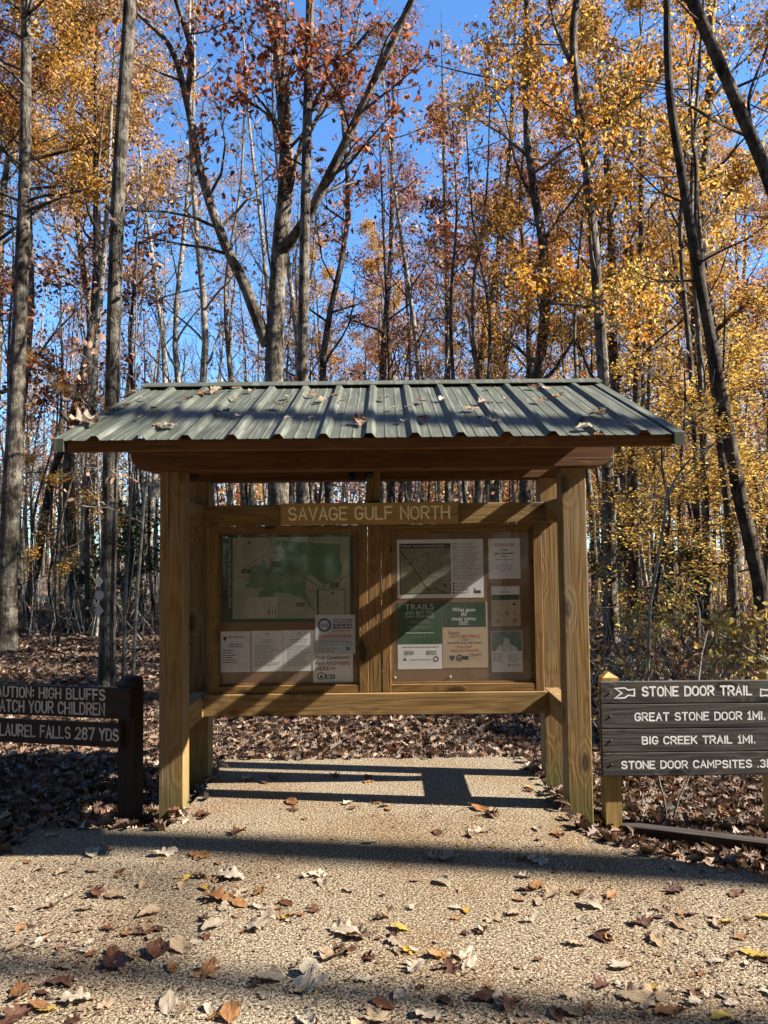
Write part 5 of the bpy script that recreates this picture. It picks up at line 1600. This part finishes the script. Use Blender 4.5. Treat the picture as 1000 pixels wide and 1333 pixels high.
LV = [(278, 1207, 'pale', 'oval', 46), (283, 1172, 'org', 'oak', 50), (268, 1157, 'yel', 'oval', 34), (205, 1240, 'brn', 'oval', 60), (235, 1235, 'tan', 'oval', 55), (150, 1257, 'brn', 'oval', 60), (405, 1280, 'pale', 'oak', 80), (350, 1275, 'pale', 'oval', 55),
      (435, 1245, 'tan', 'oak', 60), (450, 1215, 'pale', 'oak', 55), (465, 1220, 'tan', 'oak', 50), (220, 1310, 'pale', 'oval', 60), (100, 1305, 'pale', 'oak', 55), (25, 1295, 'org', 'oval', 60), (75, 1280, 'brn', 'oval', 40), (48, 1312, 'org', 'oval', 42),
      (340, 1205, 'pale', 'oak', 60), (360, 1190, 'tan', 'oak', 40), (312, 1178, 'org', 'oval', 36), (372, 1195, 'yel', 'oval', 28), (195, 1190, 'tan', 'oval', 45), (65, 1180, 'tan', 'oval', 36), (125, 1165, 'brn', 'oak', 36), (150, 1168, 'tan', 'oval', 36),
      (215, 1112, 'pale', 'oak', 40), (120, 1112, 'pale', 'oval', 40), (300, 1143, 'pale', 'oak', 50), (260, 1115, 'org', 'oak', 40), (415, 1140, 'pale', 'oak', 36), (420, 1150, 'pale', 'oval', 30), (455, 1160, 'pale', 'oak', 26), (245, 1145, 'yel', 'oval', 26),
      (576, 1150, 'pale', 'oval', 34), (700, 1155, 'org', 'oval', 40), (720, 1165, 'tan', 'oak', 40), (705, 1175, 'tan', 'oval', 34), (797, 1168, 'org', 'oval', 30), (836, 1203, 'brn', 'oak', 40), (855, 1225, 'tan', 'oval', 42), (885, 1205, 'tan', 'oval', 40),
      (645, 1197, 'tan', 'oak', 40), (630, 1212, 'pale', 'oval', 30), (520, 1210, 'yel', 'oval', 32), (505, 1190, 'tan', 'oval', 36), (610, 1250, 'pale', 'oval', 55), (572, 1247, 'yel', 'oval', 24), (545, 1260, 'pale', 'oak', 50), (810, 1260, 'pale', 'oval', 44),
      (655, 1305, 'pale', 'oval', 60), (630, 1300, 'brn', 'oval', 44), (840, 1300, 'tan', 'oak', 90), (870, 1318, 'org', 'oval', 50), (785, 1222, 'brn', 'oval', 40), (770, 1180, 'pale', 'oval', 40), (985, 1245, 'yel', 'oak', 50), (935, 1205, 'tan', 'oval', 30),
      (960, 1165, 'brn', 'oval', 34), (880, 1160, 'brn', 'oak', 40), (700, 1122, 'pale', 'oak', 40), (585, 1118, 'pale', 'oak', 46), (570, 1085, 'brn', 'oval', 26), (640, 1062, 'brn', 'oak', 30), (625, 1054, 'org', 'oval', 34), (620, 1083, 'pale', 'oak', 30),
      (435, 1012, 'brn', 'oak', 24), (357, 1012, 'org', 'oak', 28), (322, 1014, 'pale', 'oval', 26), (380, 1045, 'org', 'oval', 34), (490, 1045, 'org', 'oak', 24), (455, 1046, 'pale', 'oval', 28), (480, 1018, 'org', 'oak', 22), (688, 1030, 'brn', 'oak', 18),
      (725, 1085, 'org', 'oval', 26), (700, 1080, 'pale', 'oval', 24), (265, 1062, 'brn', 'oak', 34), (310, 1085, 'brn', 'oak', 30), (20, 1235, 'tan', 'oval', 34), (270, 1265, 'org', 'oak', 60), (300, 1320, 'org', 'oval', 60), (560, 1325, 'pale', 'oak', 55), (490, 1325, 'tan', 'oak', 60),
      (500, 1310, 'brn', 'oval', 44), (745, 1320, 'tan', 'oval', 40), (940, 1325, 'yel', 'oval', 40), (1005, 1290, 'pale', 'oak', 45), (20, 1328, 'brn', 'oak', 60), (190, 1215, 'brn', 'oak', 34), (400, 1330, 'pale', 'oval', 50)]
rl = random.Random(99)
for (u, v, kk, sh, wpx) in LV:
    p = at_z(u, v, 0.0)
    dist = (p.y - CAM.y)
    drop(kk, sh, rl.randint(0, 4), (p.x, p.y, 0.003), max(0.045, wpx * dist / FPX * 0.8), rl.uniform(0, 6.28), (rl.uniform(-0.15, 0.15), rl.uniform(-0.15, 0.15)), 'lying on the speckled paving', 'on the paving')
    for q in range(rl.choice((0, 1, 1, 2))):
        k2 = rl.choices(list(KINDS), [3, 6, 2, 4, 0.5])[0]; sh2 = rl.choice(('oak', 'oak', 'oval'))
        x2, y2 = p.x + rl.gauss(0, 0.07), p.y + rl.gauss(0, 0.07)
        if in_slab(x2, y2):
            drop(k2, sh2, rl.randint(0, 4), (x2, y2, 0.004), rl.uniform(0.045, 0.09), rl.uniform(0, 6.28), (rl.uniform(-0.3, 0.3), rl.uniform(-0.3, 0.3)), 'lying on the speckled paving', 'on the paving')
for k in range(170):
    u, v = rl.uniform(-20, 1020), 1045 + 290 * rl.random() ** 0.8
    p = at_z(u, v, 0.0)
    if not in_slab(p.x, p.y): continue
    kk = rl.choices(list(KINDS), [4, 5, 3, 4, 1])[0]; sh = rl.choice(('oak', 'oval'))
    drop(kk, sh, rl.randint(0, 4), (p.x, p.y, 0.003), rl.uniform(0.03, 0.075), rl.uniform(0, 6.28), (rl.uniform(-0.2, 0.2), rl.uniform(-0.2, 0.2)), 'lying on the speckled paving', 'on the paving')
RNRM = Vector((0, -SLP, 1)).normalized()
RLV = [(112, 553, 'pale', 'oak', 40), (120, 556, 'tan', 'oval', 34), (145, 541, 'brn', 'oak', 20), (165, 532, 'org', 'oval', 18), (212, 560, 'tan', 'oak', 30), (222, 559, 'pale', 'oval', 28), (246, 524, 'brn', 'oak', 16), (268, 516, 'org', 'oak', 26), (282, 513, 'tan', 'oval', 26), (290, 541, 'brn', 'oak', 22), (310, 546, 'pale', 'oval', 16), (328, 513, 'tan', 'oval', 18),
       (366, 534, 'tan', 'oak', 26), (420, 524, 'pale', 'oval', 18), (445, 527, 'tan', 'oval', 14), (467, 553, 'brn', 'oak', 26), (472, 556, 'tan', 'oak', 24), (500, 523, 'tan', 'oak', 20), (512, 536, 'pale', 'oval', 14), (548, 527, 'brn', 'oak', 22), (552, 551, 'brn', 'oval', 28), (526, 553, 'pale', 'oval', 18), (575, 524, 'pale', 'oval', 16),
       (613, 537, 'tan', 'oak', 24), (628, 528, 'tan', 'oak', 18), (643, 554, 'pale', 'oak', 24), (625, 549, 'brn', 'oval', 16), (696, 508, 'brn', 'oval', 20), (702, 526, 'tan', 'oak', 22), (726, 520, 'org', 'oak', 22), (762, 562, 'pale', 'oval', 30), (758, 551, 'brn', 'oval', 20), (778, 543, 'tan', 'oak', 30), (785, 545, 'pale', 'oval', 22), (820, 559, 'brn', 'oak', 14)]
for k in range(22):
    RLV.append((rl.uniform(150, 800), rl.uniform(508, 558), rl.choice(('tan', 'pale', 'brn', 'tan', 'org')), rl.choice(('oak', 'oval')), rl.uniform(9, 20)))
for (u, v, kk, sh, wpx) in RLV:
    dv = ray(u, v)
    # meet the front slope: z = RZ - SLP*(RYC - y)
    tt = (RZ - SLP * (RYC - CAM.y) - CAM.z) / (dv.z - SLP * dv.y)
    p = CAM + dv * tt
    drop(kk, sh, rl.randint(0, 4), (p.x, p.y, p.z + 0.020), max(0.05, wpx * (p.y - CAM.y) / FPX), rl.uniform(0, 6.28), (rl.uniform(-0.2, 0.2), rl.uniform(-0.2, 0.2)), 'lying on the green metal roof', 'on the roof', nrm=RNRM)
